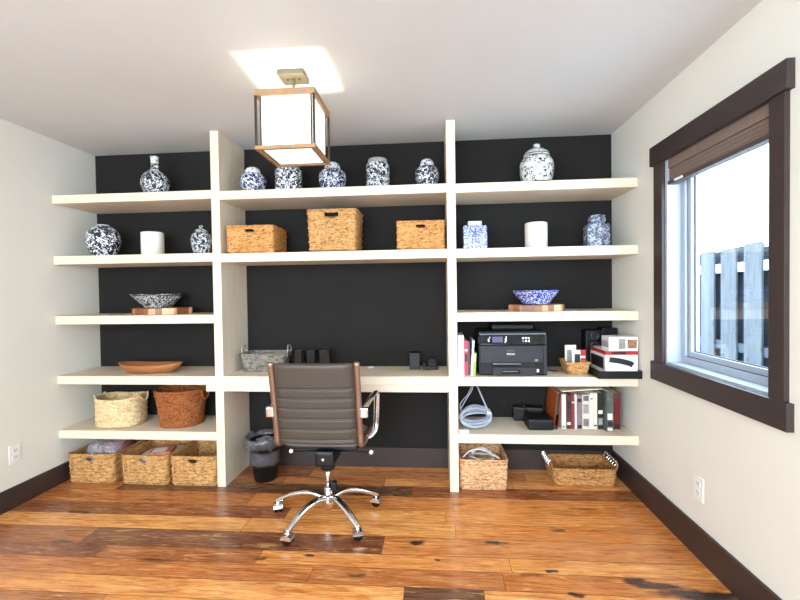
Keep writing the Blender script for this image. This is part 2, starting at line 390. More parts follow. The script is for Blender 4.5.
# floor: plank faces, each with its own tone
def build_floor():
    rnd = random.Random(11); bm = bmesh.new(); cl = bm.loops.layers.color.new('plank')
    ys = [.43, .31, .19, .067, -.075, -.25, -.385, -.53, -.69, -.80, -.925, -1.05]
    while ys[-1] > YR-.05: ys.append(ys[-1]-rnd.choice((.11, .135, .155)))
    fixed = {3: [(-3, -2.2, .62, .1), (-2.2, -.165, .06, .0), (-.165, 3, .40, .9)],
             4: [(-3, -1.2, .62, .5), (-1.2, .1, .72, .2), (.1, 3, .74, .1)],
             5: [(-3, -1.9, .40, .6), (-1.9, -.9, .48, .8), (-.9, .05, .82, .1), (.05, 3, .76, .2)],
             6: [(-3, -1.1, .86, .0), (-1.1, .1, .82, .1), (.1, 3, .74, .2)],
             7: [(-3, -1.93, .58, .5), (-1.93, -.285, .19, .6), (-.285, 3, .70, .1)],
             8: [(-3, -1.75, .44, .7), (-1.75, -.9, .60, .6), (-.9, .35, .76, .3), (.35, 3, .80, .1)],
             9: [(-3, -.6, .68, .6), (-.6, .3, .64, .6), (.3, 3, .70, .5)],
             10: [(-3, -.15, .80, .3), (-.15, .2, .10, .0), (.2, 3, .78, .2)]}
    for k in range(len(ys)-1):
        segs = fixed.get(k)
        if not segs:
            segs = []; x = -2.8-rnd.random()
            while x < 1.4:
                l = rnd.uniform(.7, 1.7); tn = rnd.choice((.5, .6, .7, .7, .8, .85, .45)); segs.append((x, x+l, tn, rnd.random()*.6)); x += l
        for a, b, tone, red in segs:
            a, b = max(a, XL), min(b, XR)
            if b-a < .02: continue
            sd = rnd.random(); g = .0012
            f = bm.faces.new([bm.verts.new(p) for p in ((a+g, ys[k+1]+g, 0), (b-g, ys[k+1]+g, 0), (b-g, ys[k]-g, 0), (a+g, ys[k]-g, 0))])
            for lp in f.loops: lp[cl] = (tone, sd, red, 1)
    fs = box(bm, XL, XR, YR, .42, -.05, -.0015)
    for f in fs: f.material_index = 1
    return struct(mesh_obj('floor', bm, [M['floor'], M['gap']]))
build_floor()
struct(mesh_obj('ceiling', B(XL-.1, XR+.165, YR-.1, D+.1, H, H+.08), M['ceiling']))
struct(mesh_obj('wall_left', B(XL-.1, XL, YR, D, 0, H), M['wall']))
bm = bmesh.new()                                            # right wall with the window opening
box(bm, XR, XR+.165, YR, WY0, 0, H); box(bm, XR, XR+.165, WY1, D, 0, H); box(bm, XR, XR+.165, WY0, WY1, 0, WZ0); box(bm, XR, XR+.165, WY0, WY1, WZ1, H)
struct(mesh_obj('wall_right', bm, M['wall']))
struct(mesh_obj('wall_back', B(XL-.1, XR+.165, D, D+.1, 0, H), M['charcoal']))
bm = bmesh.new()                                            # unseen wall behind the camera; wide opening added with the fill light
box(bm, XL-.1, -2.45, YR-.1, YR, 0, H); box(bm, 1.05, XR+.165, YR-.1, YR, 0, H); box(bm, -2.45, 1.05, YR-.1, YR, 0, .5); box(bm, -2.45, 1.05, YR-.1, YR, 2.35, H)
struct(mesh_obj('wall_rear', bm, M['wall']))
struct(mesh_obj('baseboard_left', B(XL, XL+.016, YR, D-.016, 0, .132, bev=.002), M['trim_y']))
struct(mesh_obj('baseboard_right', B(XR-.016, XR, YR, D-.016, 0, .155, bev=.002), M['trim_y']))
bm = bmesh.new()
for a, b in ((XL+.016, -1.508), (-1.448, .088), (.147, XR-.016)): box(bm, a, b, D-.016, D, 0, .148, bev=.002)
struct(mesh_obj('baseboard_back', bm, M['trim']))

# side window: trim, vinyl frame, panes
win = struct(bpy.data.objects.new('window_1', None)); COL.objects.link(win); win.location = (XR, (WY0+WY1)/2, WZ0)
def wb(name, mat, *a, bev=.002):
    x0, x1, y0, y1, z0, z1 = a; ox, oy, oz = win.location
    return mesh_obj(name, B(x0-ox, x1-ox, y0-oy, y1-oy, z0-oz, z1-oz, bev=bev), mat, win)
wb('head_casing', M['trim_y'], XR-.030, XR, -1.181, -.206, 2.031, 2.138)
wb('sill_casing', M['trim_y'], XR-.028, XR, -1.181, -.206, .800, .9045)
wb('side_casing', M['trim_z'], XR-.020, XR, -1.159, -1.085, .905, 2.0305)
wb('side_casing', M['trim_z'], XR-.020, XR, -.324, -.232, .905, 2.0305)
ox, oy, oz = win.location
def ring(bm, x0, x1, y0, y1, z0, z1, t):
    box(bm, x0, x1, y0, y0+t, z0, z1); box(bm, x0, x1, y1-t, y1, z0, z1); box(bm, x0, x1, y0+t, y1-t, z0, z0+t); box(bm, x0, x1, y0+t, y1-t, z1-t, z1)
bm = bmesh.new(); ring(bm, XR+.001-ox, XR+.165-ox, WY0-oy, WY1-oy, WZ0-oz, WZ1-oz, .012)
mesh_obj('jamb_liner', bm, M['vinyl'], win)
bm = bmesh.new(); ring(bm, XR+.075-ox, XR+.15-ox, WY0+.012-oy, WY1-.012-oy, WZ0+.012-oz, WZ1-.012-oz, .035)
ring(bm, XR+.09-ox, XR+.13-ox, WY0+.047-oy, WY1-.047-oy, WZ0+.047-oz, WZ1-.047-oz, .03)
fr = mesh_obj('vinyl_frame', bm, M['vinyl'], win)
bm = bmesh.new(); ring(bm, XR+.0885-ox, XR+.0905-ox, WY0+.046-oy, WY1-.046-oy, WZ0+.046-oz, WZ1-.046-oz, .004)
ring(bm, XR+.106-ox, XR+.114-ox, WY0+.077-oy, WY1-.077-oy, WZ0+.077-oz, WZ1-.077-oz, .005)
mesh_obj('gasket', bm, M['vinyl_line'], win)
mesh_obj('glass_pane', B(XR+.108-ox, XR+.112-ox, WY0+.078-oy, WY1-.078-oy, WZ0+.078-oz, WZ1-.078-oz), M['pane'], win)

# outside: snow, shadow-box fence
bm = bmesh.new(); n = 26
g = [[bm.verts.new((1.50+i*.5, -6+j*.8, .50+.02*math.sin(i*1.7+j)+.03*math.sin(j*.9)-(.06 if i == 0 else 0))) for j in range(n)] for i in range(14)]
for i in range(13):
    for j in range(n-1): bm.faces.new((g[i][j], g[i+1][j], g[i+1][j+1], g[i][j+1]))
o = struct(mesh_obj('ground_snow', bm, M['snow'], smooth=True))
fence = thing('board_fence', 'weathered grey board fence standing in snow outside the window', 'fence', (3.0, 2.4, .50))
bm1 = bmesh.new(); rf = random.Random(3)
y = -3.4; k = 0
while y < 3.6:
    h = 1.23+rf.uniform(-.02, .02)
    bm1 = bmesh.new(); box(bm1, -.02, 0, y, y+.225, 0, h, bev=.003); mesh_obj('front_board', bm1, M['fence'], fence)
    bm1 = bmesh.new(); box(bm1, .06, .08, y+.10, y+.43, 0, h-.01, bev=.003); mesh_obj('rear_board', bm1, M['fence_back'], fence)
    y += .335; k += 1
for z in (.18, .98): mesh_obj('rail', B(.001, .059, -3.4, 3.7, z, z+.09), M['snow' if z > .5 else 'fence_back'], fence)

# raised pleated shade inside the window
sh = thing('window_shade', 'taupe pleated shade drawn up at top of the window', 'blind', (XR+.028, (WY0+WY1)/2, 1.895))
hw = (WY1-WY0)/2-.0125
mesh_obj('head_rail', B(-.022, .022, -hw, hw, .088, .138, bev=.003), M['shade'], sh)
bm = bmesh.new()
for i in range(7): box(bm, -.018-.002*(i % 2), .018+.002*(i % 2), -hw+.004, hw-.004, .024+i*.0088, .0318+i*.0088, bev=.002)
mesh_obj('pleats', bm, M['shade'], sh)
mesh_obj('bottom_rail', B(-.025, .022, -hw, hw, .0, .022, bev=.004), M['shade_dark'], sh)
mesh_obj('pull_tab', B(-.034, -.0255, .22, .29, .004, .014, bev=.002), M['white_plastic'], sh)

def outlet(loc, rz, label):
    t = thing('wall_outlet', label, 'outlet', loc, rz)         # local: wall plane at y=0, faces -Y
    mesh_obj('cover_plate', B(-.036, .036, -.006, 0, -.058, .058, bev=.002), M['outlet'], t)
    for z in (-.022, .022):
        s = mesh_obj('socket', B(-.017, .017, -.0085, -.006, z-.014, z+.014, bev=.001), M['outlet'], t)
        bm = bmesh.new(); box(bm, -.008, -.005, -.0092, -.0084, z-.002, z+.008); box(bm, .005, .008, -.0092, -.0084, z-.002, z+.008); box(bm, -.002, .002, -.0092, -.0084, z-.010, z-.006)
        mesh_obj('slots', bm, M['slot'], s)
    return t
outlet((XR, -.625, .343), -PI/2, 'white double outlet low on the right wall below the window')   # faces -X
outlet((XL, -.325, .335), PI/2, 'white double outlet low on the left wall beside the shelves')

# ------------------------------------------------------------------ built-in shelving
X1, X1b, X2, X2b, TH = -1.5077, -1.4484, .0885, .1465, .0591
def divider(x0, x1, label):
    o = mesh_obj('divider_panel', B(0, x1-x0, 0, D, 0, H-.001, bev=.002), M['board_z'], loc=(x0, 0, 0)); tag(o, label, 'panel')
divider(X1, X1b, 'tall whitewashed wooden upright panel between left shelves and desk')
divider(X2, X2b, 'tall whitewashed wooden upright panel between desk and right shelves')
def shelf(x0, x1, z, label, group):
    o = mesh_obj('shelf_board', B(0, x1-x0, 0, D-.0005, -TH, 0, bev=.002), M['board_x'], loc=(x0, 0, z)); tag(o, label, 'shelf', group)
gl, gr_, gm = 'thick shelves of the left bay', 'thick shelves of the right bay', 'thick shelves above the desk'
LZ = [2.0399, 1.6125, 1.1896, .7658, .3801]; RZ = [2.0261, 1.603, 1.1859, .7634, .3866]
ll = ['top thick pale shelf of left bay holding the bottle vase', 'pale shelf of left bay holding round vase and white candle', 'pale shelf of left bay holding patterned bowl on a board',
      'pale shelf of left bay holding the oval wooden dish', 'lowest pale shelf of left bay under two round baskets']
rl = ['top thick pale shelf of right bay under the big lidded jar', 'pale shelf of right bay under square jar and hexagonal jar', 'pale shelf of right bay above the printer, holding a bowl',
      'pale shelf of right bay with black printer on it', 'lowest pale shelf of right bay with books and router']
for z, l in zip(LZ, ll): shelf(XL+.0005, X1, z, l, gl)
for z, l in zip(RZ, rl): shelf(X2b, XR-.0005, z, l, gr_)
shelf(X1b, X2, 2.0302, 'top pale shelf above the desk with five patterned jars', gm)
shelf(X1b, X2, 1.6049, 'pale shelf above the desk with three square baskets', gm)
dk = thing('built_in_desk', 'whitewashed wooden desktop with front rail between the two uprights', 'desk', ((X1b+X2)/2, 0, 0))
cx = (X1b+X2)/2
mesh_obj('desktop', B(X1b-cx, X2-cx, 0, D-.0005, .707, .7658, bev=.002), M['board_x'], dk)
mesh_obj('front_rail', B(-1.563-cx, .108-cx, -.020, -.0005, .666, .716, bev=.002), M['board_x'], dk)
DZ = .7658
gm_ = tag(mesh_obj('cable_grommet', L([(.028, 0), (.030, .003), (.026, .006), (.010, .006), (.010, .004)], seg=24), M['white_plastic'], loc=(-.481, .34, DZ), smooth=True), 'small round white cable grommet on desktop by the back wall', 'grommet')

# ------------------------------------------------------------------ porcelain
def vase(name, label, cat, loc, prof, mat, lid=None, lidmat=None, lidpart='lid', group=None, seg=40, rotz=0., flat=False):
    t = thing(name, label, cat, loc, rotz, group)
    mesh_obj('body', L(prof, seg=seg), mat, t, smooth=not flat)
    if lid: mesh_obj(lidpart, L(lid, seg=seg), lidmat or mat, t, smooth=not flat)
    return t
NAVY = srgb(34, 38, 66); INK = srgb(26, 30, 46); BLUE = srgb(52, 62, 140)
# bottle vase, top left
z0 = LZ[0]
bot = sp2([(.055, 0), (.060, .004), (.084, .05), (.096, .095), (.081, .15), (.042, .187), (.027, .205), (.025, .235)])
nk = [(.025, .235), (.026, .262), (.029, .282), (.028, .292), (.023, .294), (.020, .28)]
vase('bottle_vase', 'blue and white bottle vase with narrow neck on top left shelf', 'vase', (-2.01, .155, z0), bot, porcelain('porcelain_bottle', INK, 38, .50, 1., bands=((.205, .003),)),
     nk, porcelain('porcelain_neck', INK, 50, .40, 2., bands=((.297, .004), (.236, .003))), 'neck')
# ball vase
z1 = LZ[1]
ball = sp2([(.055, 0), (.062, .003), (.094, .05), (.112, .112), (.100, .175), (.064, .216), (.040, .230), (.030, .231), (.020, .223)])
t = thing('round_vase', 'round blue and white vase left of the white pillar candle', 'vase', (-2.416, .15, z1)); mesh_obj('body', L(ball, seg=48), porcelain('porcelain_ball', INK, 34, .505, 3., dist=1.2), t, smooth=True)
mesh_obj('mouth_rim', T([(.036*math.cos(a*PI/12), .036*math.sin(a*PI/12), .2335) for a in range(24)], .003, seg=6, closed=True), speck('vase_mouth_glaze', srgb(226, 228, 232), .2), t, smooth=True)
# carved white cylinders
def carved(seed):
    t = NT('carved_cream_ceramic_%d' % seed); v = t.coord(scale=(1, 1, 1), loc=(seed, 0, 0)); n = t.voro(v, 55, 'DISTANCE_TO_EDGE'); t.color(srgb(228, 220, 206)); t.set(.5); t.bump(n, .35, .006); return t.mat
cyl = [(.075, 0), (.078, .002), (.079, .165), (.077, .172), (.070, .174), (.068, .160), (.06, .155)]
vase('white_vessel', 'plain cream cylinder vessel between the round vase and small lidded jar', 'vessel', (-2.03, .14, z1), [(r*.95, z*.98) for r, z in cyl], carved(1))
vase('white_vessel', 'carved white cylinder vessel between the square jar and hexagonal jar', 'vessel', (.687, .13, RZ[1]), [(r*.93, z) for r, z in cyl], carved(2))
# small ginger jar, left
def ginger(name, label, loc, R, Hh, mat, lidmat, group=None, dome=True, knob=False):
    body = sp2([(R*.62, 0), (R*.66, .004), (R*.95, Hh*.30), (R, Hh*.48), (R*.86, Hh*.68), (R*.48, Hh*.76), (R*.46, Hh*.79)])
    if dome:
        lid = sp2([(R*.56, Hh*.765), (R*.58, Hh*.80), (R*.55, Hh*.87), (R*.40, Hh*.955), (R*.12, Hh), (.001, Hh)])
    if knob:
        lid = sp2([(R*.60, Hh*.765), (R*.62, Hh*.785), (R*.45, Hh*.85), (R*.17, Hh*.89), (R*.15, Hh*.92), (R*.2, Hh*.96), (R*.12, Hh), (.001, Hh)])
    return vase(name, label, 'jar', loc, body, mat, lid, lidmat, group=group)
ginger('ginger_jar', 'small lidded blue and white jar at right end of second left shelf', (-1.668, .15, z1), .072, .215, porcelain('porcelain_small', INK, 46, .50, 4.), porcelain('porcelain_small_lid', INK, 50, .46, 5.), knob=True)
# five jars above the desk
zm = 2.0302; gj = 'patterned jars on top shelf above the desk'
ginger('ginger_jar', 'squat round lidded jar, leftmost above the desk', (-1.275, .15, zm), .092, .198, porcelain('porcelain_j1', srgb(40, 40, 84), 44, .51, 6.), porcelain('porcelain_j1_lid', srgb(90, 92, 120), 60, .42, 6.), gj)
ginger('ginger_jar', 'round navy lidded jar at the middle, behind the lantern corner', (-.700, .15, zm), .096, .212, porcelain('porcelain_j3', srgb(36, 40, 88), 42, .51, 7.), porcelain('porcelain_j3_lid', srgb(80, 84, 120), 60, .43, 8.), gj)
ginger('ginger_jar', 'round black and white lidded jar, rightmost above the desk', (-.040, .15, zm), .083, .208, porcelain('porcelain_j5', INK, 48, .53, 9.), porcelain('porcelain_j5_lid', INK, 60, .44, 9.), gj)
def tea(label, loc, R, Hh, seed, ink):
    body = [(R*.93, 0), (R*.97, .003), (R, .012), (R, Hh*.80), (R*.95, Hh*.84), (R*.72, Hh*.865)]
    lid = [(R*.78, Hh*.865), (R*.80, Hh*.875), (R*.80, Hh*.97), (R*.74, Hh), (.001, Hh)]
    return vase('tea_jar', label, 'jar', loc, body, porcelain('porcelain_t%d' % seed, ink, 40, .495, seed*2.3), lid, speck('jar_lid_grey_%d' % seed, srgb(150, 152, 150), .3, var=.2, scale=60), group=gj)
tea('straight sided patterned jar just left of the lantern base', (-1.015, .15, zm), .094, .195, 1, srgb(30, 40, 52))
tea('straight sided patterned jar with grey lid, second from the right upright', (-.380, .15, zm), .082, .218, 2, srgb(34, 42, 54))
# big temple jar, top right
R_, h_ = .113, .286
body = sp2([(R_*.74, 0), (R_*.78, .004), (R_*.92, .05), (R_, .115), (R_*.94, .165), (R_*.72, .200), (R_*.62, .206)])
lid = sp2([(R_*.70, .204), (R_*.76, .210), (R_*.70, .225), (R_*.42, .248), (R_*.16, .255), (R_*.14, .262), (R_*.22, .272), (R_*.16, .284), (.001, .286)])
vase('temple_jar', 'large lidded blue and white jar on top right shelf', 'jar', (.701, .16, RZ[0]), body, porcelain('porcelain_big', NAVY, 34, .43, 11., bands=((.018, .004), (.196, .004)), ground=srgb(224, 222, 214)),
     lid, porcelain('porcelain_big_lid', NAVY, 30, .40, 12., bands=((.212, .003),), ground=srgb(222, 220, 212)))
# square tea jar
t = thing('square_jar', 'square blue painted jar with grey collar beside right upright', 'jar', (.276, .12, RZ[1]))
pm = porcelain('porcelain_square', BLUE, 62, .50, 13., ground=srgb(192, 196, 218), dist=.8)
mesh_obj('body', B(-.078, .078, -.07, .07, 0, .158, bev=.008), pm, t)
mesh_obj('neck', B(-.045, .045, -.042, .042, .158, .190, bev=.003), speck('pale_collar', srgb(196, 196, 186), .3), t)
bm = bmesh.new()                                              # painted double-happiness style panel
for a in ((-.022, .022, .112, .118), (-.016, .016, .096, .101), (-.030, .030, .082, .087), (-.024, -.006, .064, .069), (.006, .024, .064, .069), (-.003, .003, .05, .13), (-.024, -.019, .050, .069), (.019, .024, .050, .069), (-.030, .030, .042, .046)):
    box(bm, a[0], a[1], -.0712, -.0700, a[2], a[3])
mesh_obj('painted_motif', bm, speck('cobalt_motif', srgb(40, 44, 120), .25), t)
# hexagonal jar
hexm = porcelain('porcelain_hex', srgb(74, 84, 106), 34, .49, 15., ground=srgb(172, 178, 190))
vase('hexagonal_jar', 'six sided greyish blue lidded jar by the right wall', 'jar', (1.088, .15, RZ[1]), [(.080, 0), (.082, .003), (.083, .142), (.075, .156), (.050, .162), (.047, .172)], hexm,
     [(.052, .170), (.055, .174), (.055, .206), (.048, .216), (.02, .220)], hexm, seg=6, rotz=PI/6, flat=True)
# bowls on boards
def bowl(label, loc, rb, rt, h, mat, fluted=0):
    t = thing('footed_bowl', label, 'bowl', loc); bm = bmesh.new(); seg = 64; rings = []
    prof = [(rb*.8, 0), (rb, .004), (rb*1.02, .012), ((rb*.6+rt*.4), h*.45), ((rb*.15+rt*.85), h*.85), (rt, h), (rt-.006, h), ((rb*.15+rt*.85)-.007, h*.83), ((rb*.6+rt*.4)-.008, h*.48), (rb*.85, .018), (.002, .016)]
    for r, z in prof:
        ring_ = []
        for i in range(seg):
            a = 2*PI*i/seg; k = 1+fluted*.035*math.cos(8*a)*(z/h); zz = z+fluted*.004*math.cos(8*a)*(z/h)**2
            ring_.append(bm.verts.new((r*k*math.cos(a), r*k*math.sin(a), zz)))
        rings.append(ring_)
    for a, b in zip(rings, rings[1:]):
        for i in range(seg): bm.faces.new((a[i], a[(i+1) % seg], b[(i+1) % seg], b[i]))
    bm.faces.new(rings[0][::-1]); bm.faces.new(rings[-1])
    mesh_obj('basin', bm, mat, t, smooth=True)
    return t
def octboard(label, loc, R, h, sy=.75):
    bm = bmesh.new(); lathe(bm, [(R-.004, 0), (R, .003), (R, h-.003), (R-.004, h)], seg=8, sy=sy); bmesh.ops.rotate(bm, verts=bm.verts, cent=(0, 0, 0), matrix=Matrix.Rotation(0, 3, 'Z'))
    return tag(mesh_obj('serving_board', bm, M['butcher'], loc=loc), label, 'board')
octboard('striped butcher block board under the bowl, left bay', (-1.995, .19, LZ[2]), .222, .046)
octboard('striped butcher block board under the bowl, right bay', (.700, .19, RZ[2]), .190, .042, .8)
bowl('flared black and white patterned bowl on board, left bay', (-2.03, .19, LZ[2]+.0465), .095, .178, .098, porcelain('porcelain_bowl_left', srgb(46, 48, 54), 44, .49, 17., bands=((.092, .004),), ground=srgb(206, 208, 206)), fluted=1)
bowl('flared blue and white patterned bowl on board, right bay', (.694, .19, RZ[2]+.0425), .092, .158, .096, porcelain('porcelain_bowl_right', srgb(50, 58, 150), 60, .50, 18., bands=((.090, .003),), ground=srgb(206, 210, 226), dist=.8))
# oval wooden dish
bm = bmesh.new(); prof = [(.55, 0), (.78, .010), (.93, .040), (1.0, .066), (.965, .068), (.86, .040), (.60, .018), (.01, .016)]
lathe(bm, [(r*.232, z*.9) for r, z in prof], seg=48, sy=.46)
for v in bm.verts:
    if v.co.z > .03: v.co.z += .018*(abs(v.co.x)/.245)**2; v.co.x *= 1+.05*(1-abs(v.co.y)/.16)
tag(mesh_obj('wooden_dish', bm, M['wood_bowl'], loc=(-2.075, .15, LZ[3]), smooth=True), 'oval carved wooden dish alone on a left shelf', 'dish')

# ------------------------------------------------------------------ baskets
# lowest left shelf
b = basket('rope_basket', 'cream woven rope basket with looped handles, left bay', (-2.322, .168, LZ[4]), .300, .25, .205, M['white_weave'], rotz=.10, r=.10, taper=.02, rowh=.02, colw=.04, amp=.007, dip=-.008)
for s in (-1, 1):
    mesh_obj('handle', T(spline([(s*.148, -.055, .20), (s*.160, -.058, .222), (s*.172, -.03, .200 if s < 0 else .185), (s*.176, .0, .172), (s*.172, .03, .185), (s*.160, .055, .222), (s*.148, .055, .20)], 5), .007, seg=8), M['cable_white' if 0 else 'white_weave'], b, smooth=True)
b = basket('wicker_basket', 'tapered reddish brown wicker basket right of the cream basket', (-1.868, .188, LZ[4]), .345, .30, .255, M['brown_wicker'], r=.145, taper=.20, rowh=.02, colw=.022, amp=.008, vert=True, dip=0, rim=.009)
for s in (-1, 1):
    mesh_obj('handle', T(spline([(s*.178, -.04, .25), (s*.186, -.035, .205), (s*.186, 0, .185), (s*.186, .035, .205), (s*.178, .04, .25)], 4), .006, seg=6), M['brown_wicker'], b, smooth=True)
mesh_obj('band', T(rim_pts(.322, .277, .135, .16), .005, seg=6, closed=True), M['brown_wicker'], b, smooth=True)
# floor left
gf = 'seagrass storage baskets on the floor of the left bay'; hole = (('front', .186, .034, .028),)
fb = basket('storage_basket', 'seagrass floor basket by left wall holding a clear plastic bag', (-2.445, .185, 0), .345, .36, .200, M['seagrass'], group=gf, holes=hole, taper=.04)
dup(fb, (-2.040, .180, 0), 'seagrass floor basket with papers, middle one of the left bay', rotz=-.02)
dup(fb, (-1.682, .178, 0), 'open empty seagrass floor basket next to the left upright').scale = (.96, 1, 1)
# middle shelf baskets
z2 = 1.6049; gs = 'square seagrass baskets above the desk'
b1 = basket('storage_basket', 'low seagrass basket at left end of the shelf above the desk', (-1.252, .16, z2+.0003), .325, .28, .184, M['seagrass_gold'], group=gs, holes=(('front', .165, .035, .024),), taper=.01, r=.012)
b1.rotation_euler = (0, 0, .0)
basket('storage_basket', 'tall seagrass basket in the middle of shelf above the desk', (-.682, .16, z2+.0003), .335, .28, .278, M['seagrass'], group=gs, holes=(('front', .262, .050, .036),), taper=.06, r=.02)
dup(b1, (-.085, .16, z2+.0003), 'low seagrass basket against the right upright above the desk').scale = (.965, 1, 1)
# floor right
fr_ = basket('storage_basket', 'pale seagrass floor basket full of white cords, right bay', (.312, .195, 0), .315, .32, .198, M['seagrass_pale'], taper=.03, rowh=.02, colw=.03)
t = basket('tray_basket', 'shallow seagrass tray basket with beaded coil handles on the floor', (.994, .242, 0), .415, .262, .118, M['tray_wicker'], taper=.05, rowh=.02, colw=.03, r=.03)
for s in (-1, 1):
    bm = bmesh.new()
    tube(bm, spline([(s*.206, -.11, .115), (s*.216, -.10, .150), (s*.218, 0, .156), (s*.216, .10, .150), (s*.206, .11, .115)], 4), .006, seg=6)
    hd = mesh_obj('handle', bm, M['tray_wicker'], t, smooth=True)
    bm = bmesh.new()
    for yy in (-.08, -.045, -.01, .025, .06, .09): tube(bm, spline([(s*.200, yy, .108), (s*.228, yy, .125), (s*.226, yy+.004, .150), (s*.212, yy+.004, .162)], 3), .0055, seg=6)
    mesh_obj('chrome_bead', bm, M['chrome'], hd, smooth=True)
# desk basket
b = basket('chipwood_basket', 'grey woven basket with wire loop handles on the desk', (-1.235, .235, DZ), .325, .20, .125, M['grey_wood'], r=.03, taper=.16, rowh=.03, colw=.018, amp=.004, vert=True)
for s in (-1, 1): mesh_obj('handle', T(spline([(s*.165, -.035, .105), (s*.172, -.035, .160), (s*.168, -.015, .182), (s*.168, .015, .182), (s*.172, .035, .160), (s*.165, .035, .105)], 4), .005, seg=6), speck('galvanised_wire', srgb(176, 176, 172), .35, .6), b, smooth=True)
# small basket by printer
sb = basket('small_basket', 'small honey coloured basket of packets beside the printer', (.938, .15, RZ[3]+.0005), .150, .19, .078, M['tray_wicker' if 0 else 'seagrass'], rotz=0, r=.02, taper=.18, rowh=.02, colw=.03, amp=.006)

# basket contents
def crumple(w, d, h, seed, amp=.02, n=12):
    bm = bmesh.new(); bmesh.ops.create_icosphere(bm, subdivisions=4, radius=1)
    for v in bm.verts:
        p = v.co.copy(); k = 1+amp/.1*.35*(noise.noise(p*2.3+Vector((seed, 0, 0)))+.5*noise.noise(p*5+Vector((0, seed, 0))))
        v.co = Vector((max(-.92, min(.92, p.x*1.25))*w/2, max(-.92, min(.92, p.y*1.25))*d/2, (max(-.9, min(.9, p.z*1.2))+1)*h/2))*1.0
        v.co *= 1.0; v.co += Vector((p.x, p.y, p.z))*(k-1)*.12
    return bm
t = thing('plastic_bag', 'clear plastic bag with burgundy contents sticking out of floor basket', 'bag', (-2.42, .15, .014))
mesh_obj('film', crumple(.25, .20, .265, 3), M['clear_bag'], t, smooth=True)
mesh_obj('burgundy_cloth', crumple(.23, .17, .225, 9), speck('burgundy_fabric', srgb(120, 54, 56), .8, var=.25, scale=18), t, loc=(.035, .06, .02), smooth=True)
bm = bmesh.new(); box(bm, -.10, .10, -.11, .11, 0, .170, bev=.004); o = mesh_obj('paper_stack', bm, M['white_card'], loc=(-2.02, .17, .014)); tag(o, 'stack of white paper packets inside the middle floor basket', 'papers')
bm = bmesh.new(); box(bm, -.08, .07, -.075, .075, 0, .020, bev=.003); box(bm, -.06, .03, -.055, .03, .020, .0205, mi=1)
o = mesh_obj('printed_box', bm, [speck('salmon_print', srgb(206, 124, 100), .5, var=.2, scale=40), M['white_card']], loc=(-1.99, .14, .1845), rotz=.3); tag(o, 'flat salmon printed box on papers in middle floor basket', 'box')
def cords(label, loc, rx, ry, z, nl, seed, r, mat, name='extension_cord'):
    rn = random.Random(seed); pts = []
    for i in range(nl*10):
        a = 2*PI*i/10; k = rn.uniform(.75, 1.0); pts.append((rx*k*math.cos(a), ry*k*math.sin(a), z*(.3+.6*i/(nl*10))+rn.uniform(-.012, .012)))
    bm = bmesh.new(); tube(bm, spline(pts, 4), r, seg=6); return tag(mesh_obj(name, bm, mat, loc=loc, smooth=True), label, 'cord')
cords('tangled white cord heaped in the pale floor basket', (.310, .175, .02), .105, .10, .185, 6, 4, .0055, M['cable_white'])
bm = bmesh.new(); tube(bm, spline([(-.125, -.03, 0), (-.08, -.035, .045), (-.02, -.03, .060), (.05, -.04, .042), (.12, -.05, .004)], 6), .010, seg=8, flat=(1, .5))
tube(bm, spline([(-.06, -.02, .03), (.0, .03, .048), (.07, .0, .03)], 5), .009, seg=6)
tag(mesh_obj('white_strap', bm, M['cable_white'], loc=(.305, .14, .190), smooth=True), 'white plastic strap arching over the pale floor basket', 'strap')

# packets in the small basket
def packet(label, loc, w, d, h, base, art=(), rz=0., tilt=0.):
    t = thing('packet', label, 'packet', loc, rz); t.rotation_euler = (tilt, 0, rz)
    mesh_obj('wrapper', B(-w/2, w/2, -d/2, d/2, 0, h, bev=.003), base, t)
    for x0, x1, za, zb, mt in art: mesh_obj('print', B(x0, x1, -d/2-.0008, -d/2, za, zb), mt, t)
    return t
RED = speck('red_print', srgb(176, 34, 34), .45, var=.12); BLK = speck('black_print', srgb(30, 28, 28), .45); CRM = speck('cream_print', srgb(222, 214, 200), .5, var=.1)
GRYP = speck('grey_print', srgb(150, 146, 140), .5, var=.2, scale=60); ORG = speck('orange_print', srgb(200, 92, 44), .5, var=.25, scale=30)
packet('cream envelope packet standing at left of small basket', (.915, .160, RZ[3]+.0165), .080, .012, .172, CRM, ((-.03, .0, .05, .14, GRYP),), rz=.25)
packet('cream card with black text block in small basket', (.935, .105, RZ[3]+.0165), .055, .012, .145, CRM, ((-.012, .024, .055, .118, BLK),))
packet('red printed packet at the right of small basket', (.980, .115, RZ[3]+.0165), .038, .014, .145, RED, ((-.015, .015, .09, .105, CRM), (-.012, .018, .062, .075, ORG)))

# ------------------------------------------------------------------ glasses and small things on the desk
gg = 'smoked glasses on the desk'
def glassware(loc, label):
    t = thing('dark_tumbler', label, 'glass', loc, 0, gg)
    mesh_obj('cup', L([(.036, 0), (.040, .003), (.046, .146), (.048, .149), (.044, .149), (.037, .012), (.002, .010)], seg=28), M['dark_glass'], t, smooth=True)
    mesh_obj('lip', T([(.0455*math.cos(a*PI/12), .0455*math.sin(a*PI/12), .1495) for a in range(24)], .0016, seg=6, closed=True), M['dark_grey'], t, smooth=True)
    return t
g0 = glassware((-1.000, .25, DZ), 'smoked dark tumbler nearest the grey desk basket')
dup(g0, (-.905, .25, DZ), 'middle smoked dark tumbler of three behind the chair back')
dup(g0, (-.810, .25, DZ), 'smoked dark tumbler farthest from the grey desk basket')
t = thing('desk_organizer', 'black block organizer on right of desktop by the back wall', 'organizer', (-.148, .29, DZ))
mesh_obj('case', B(-.038, .038, -.045, .045, 0, .122, bev=.004), M['black'], t)
bm = bmesh.new()
for z in (.035, .06, .085): box(bm, -.034, .034, -.0462, -.045, z, z+.006)
mesh_obj('slot_line', bm, M['dark_grey'], t)
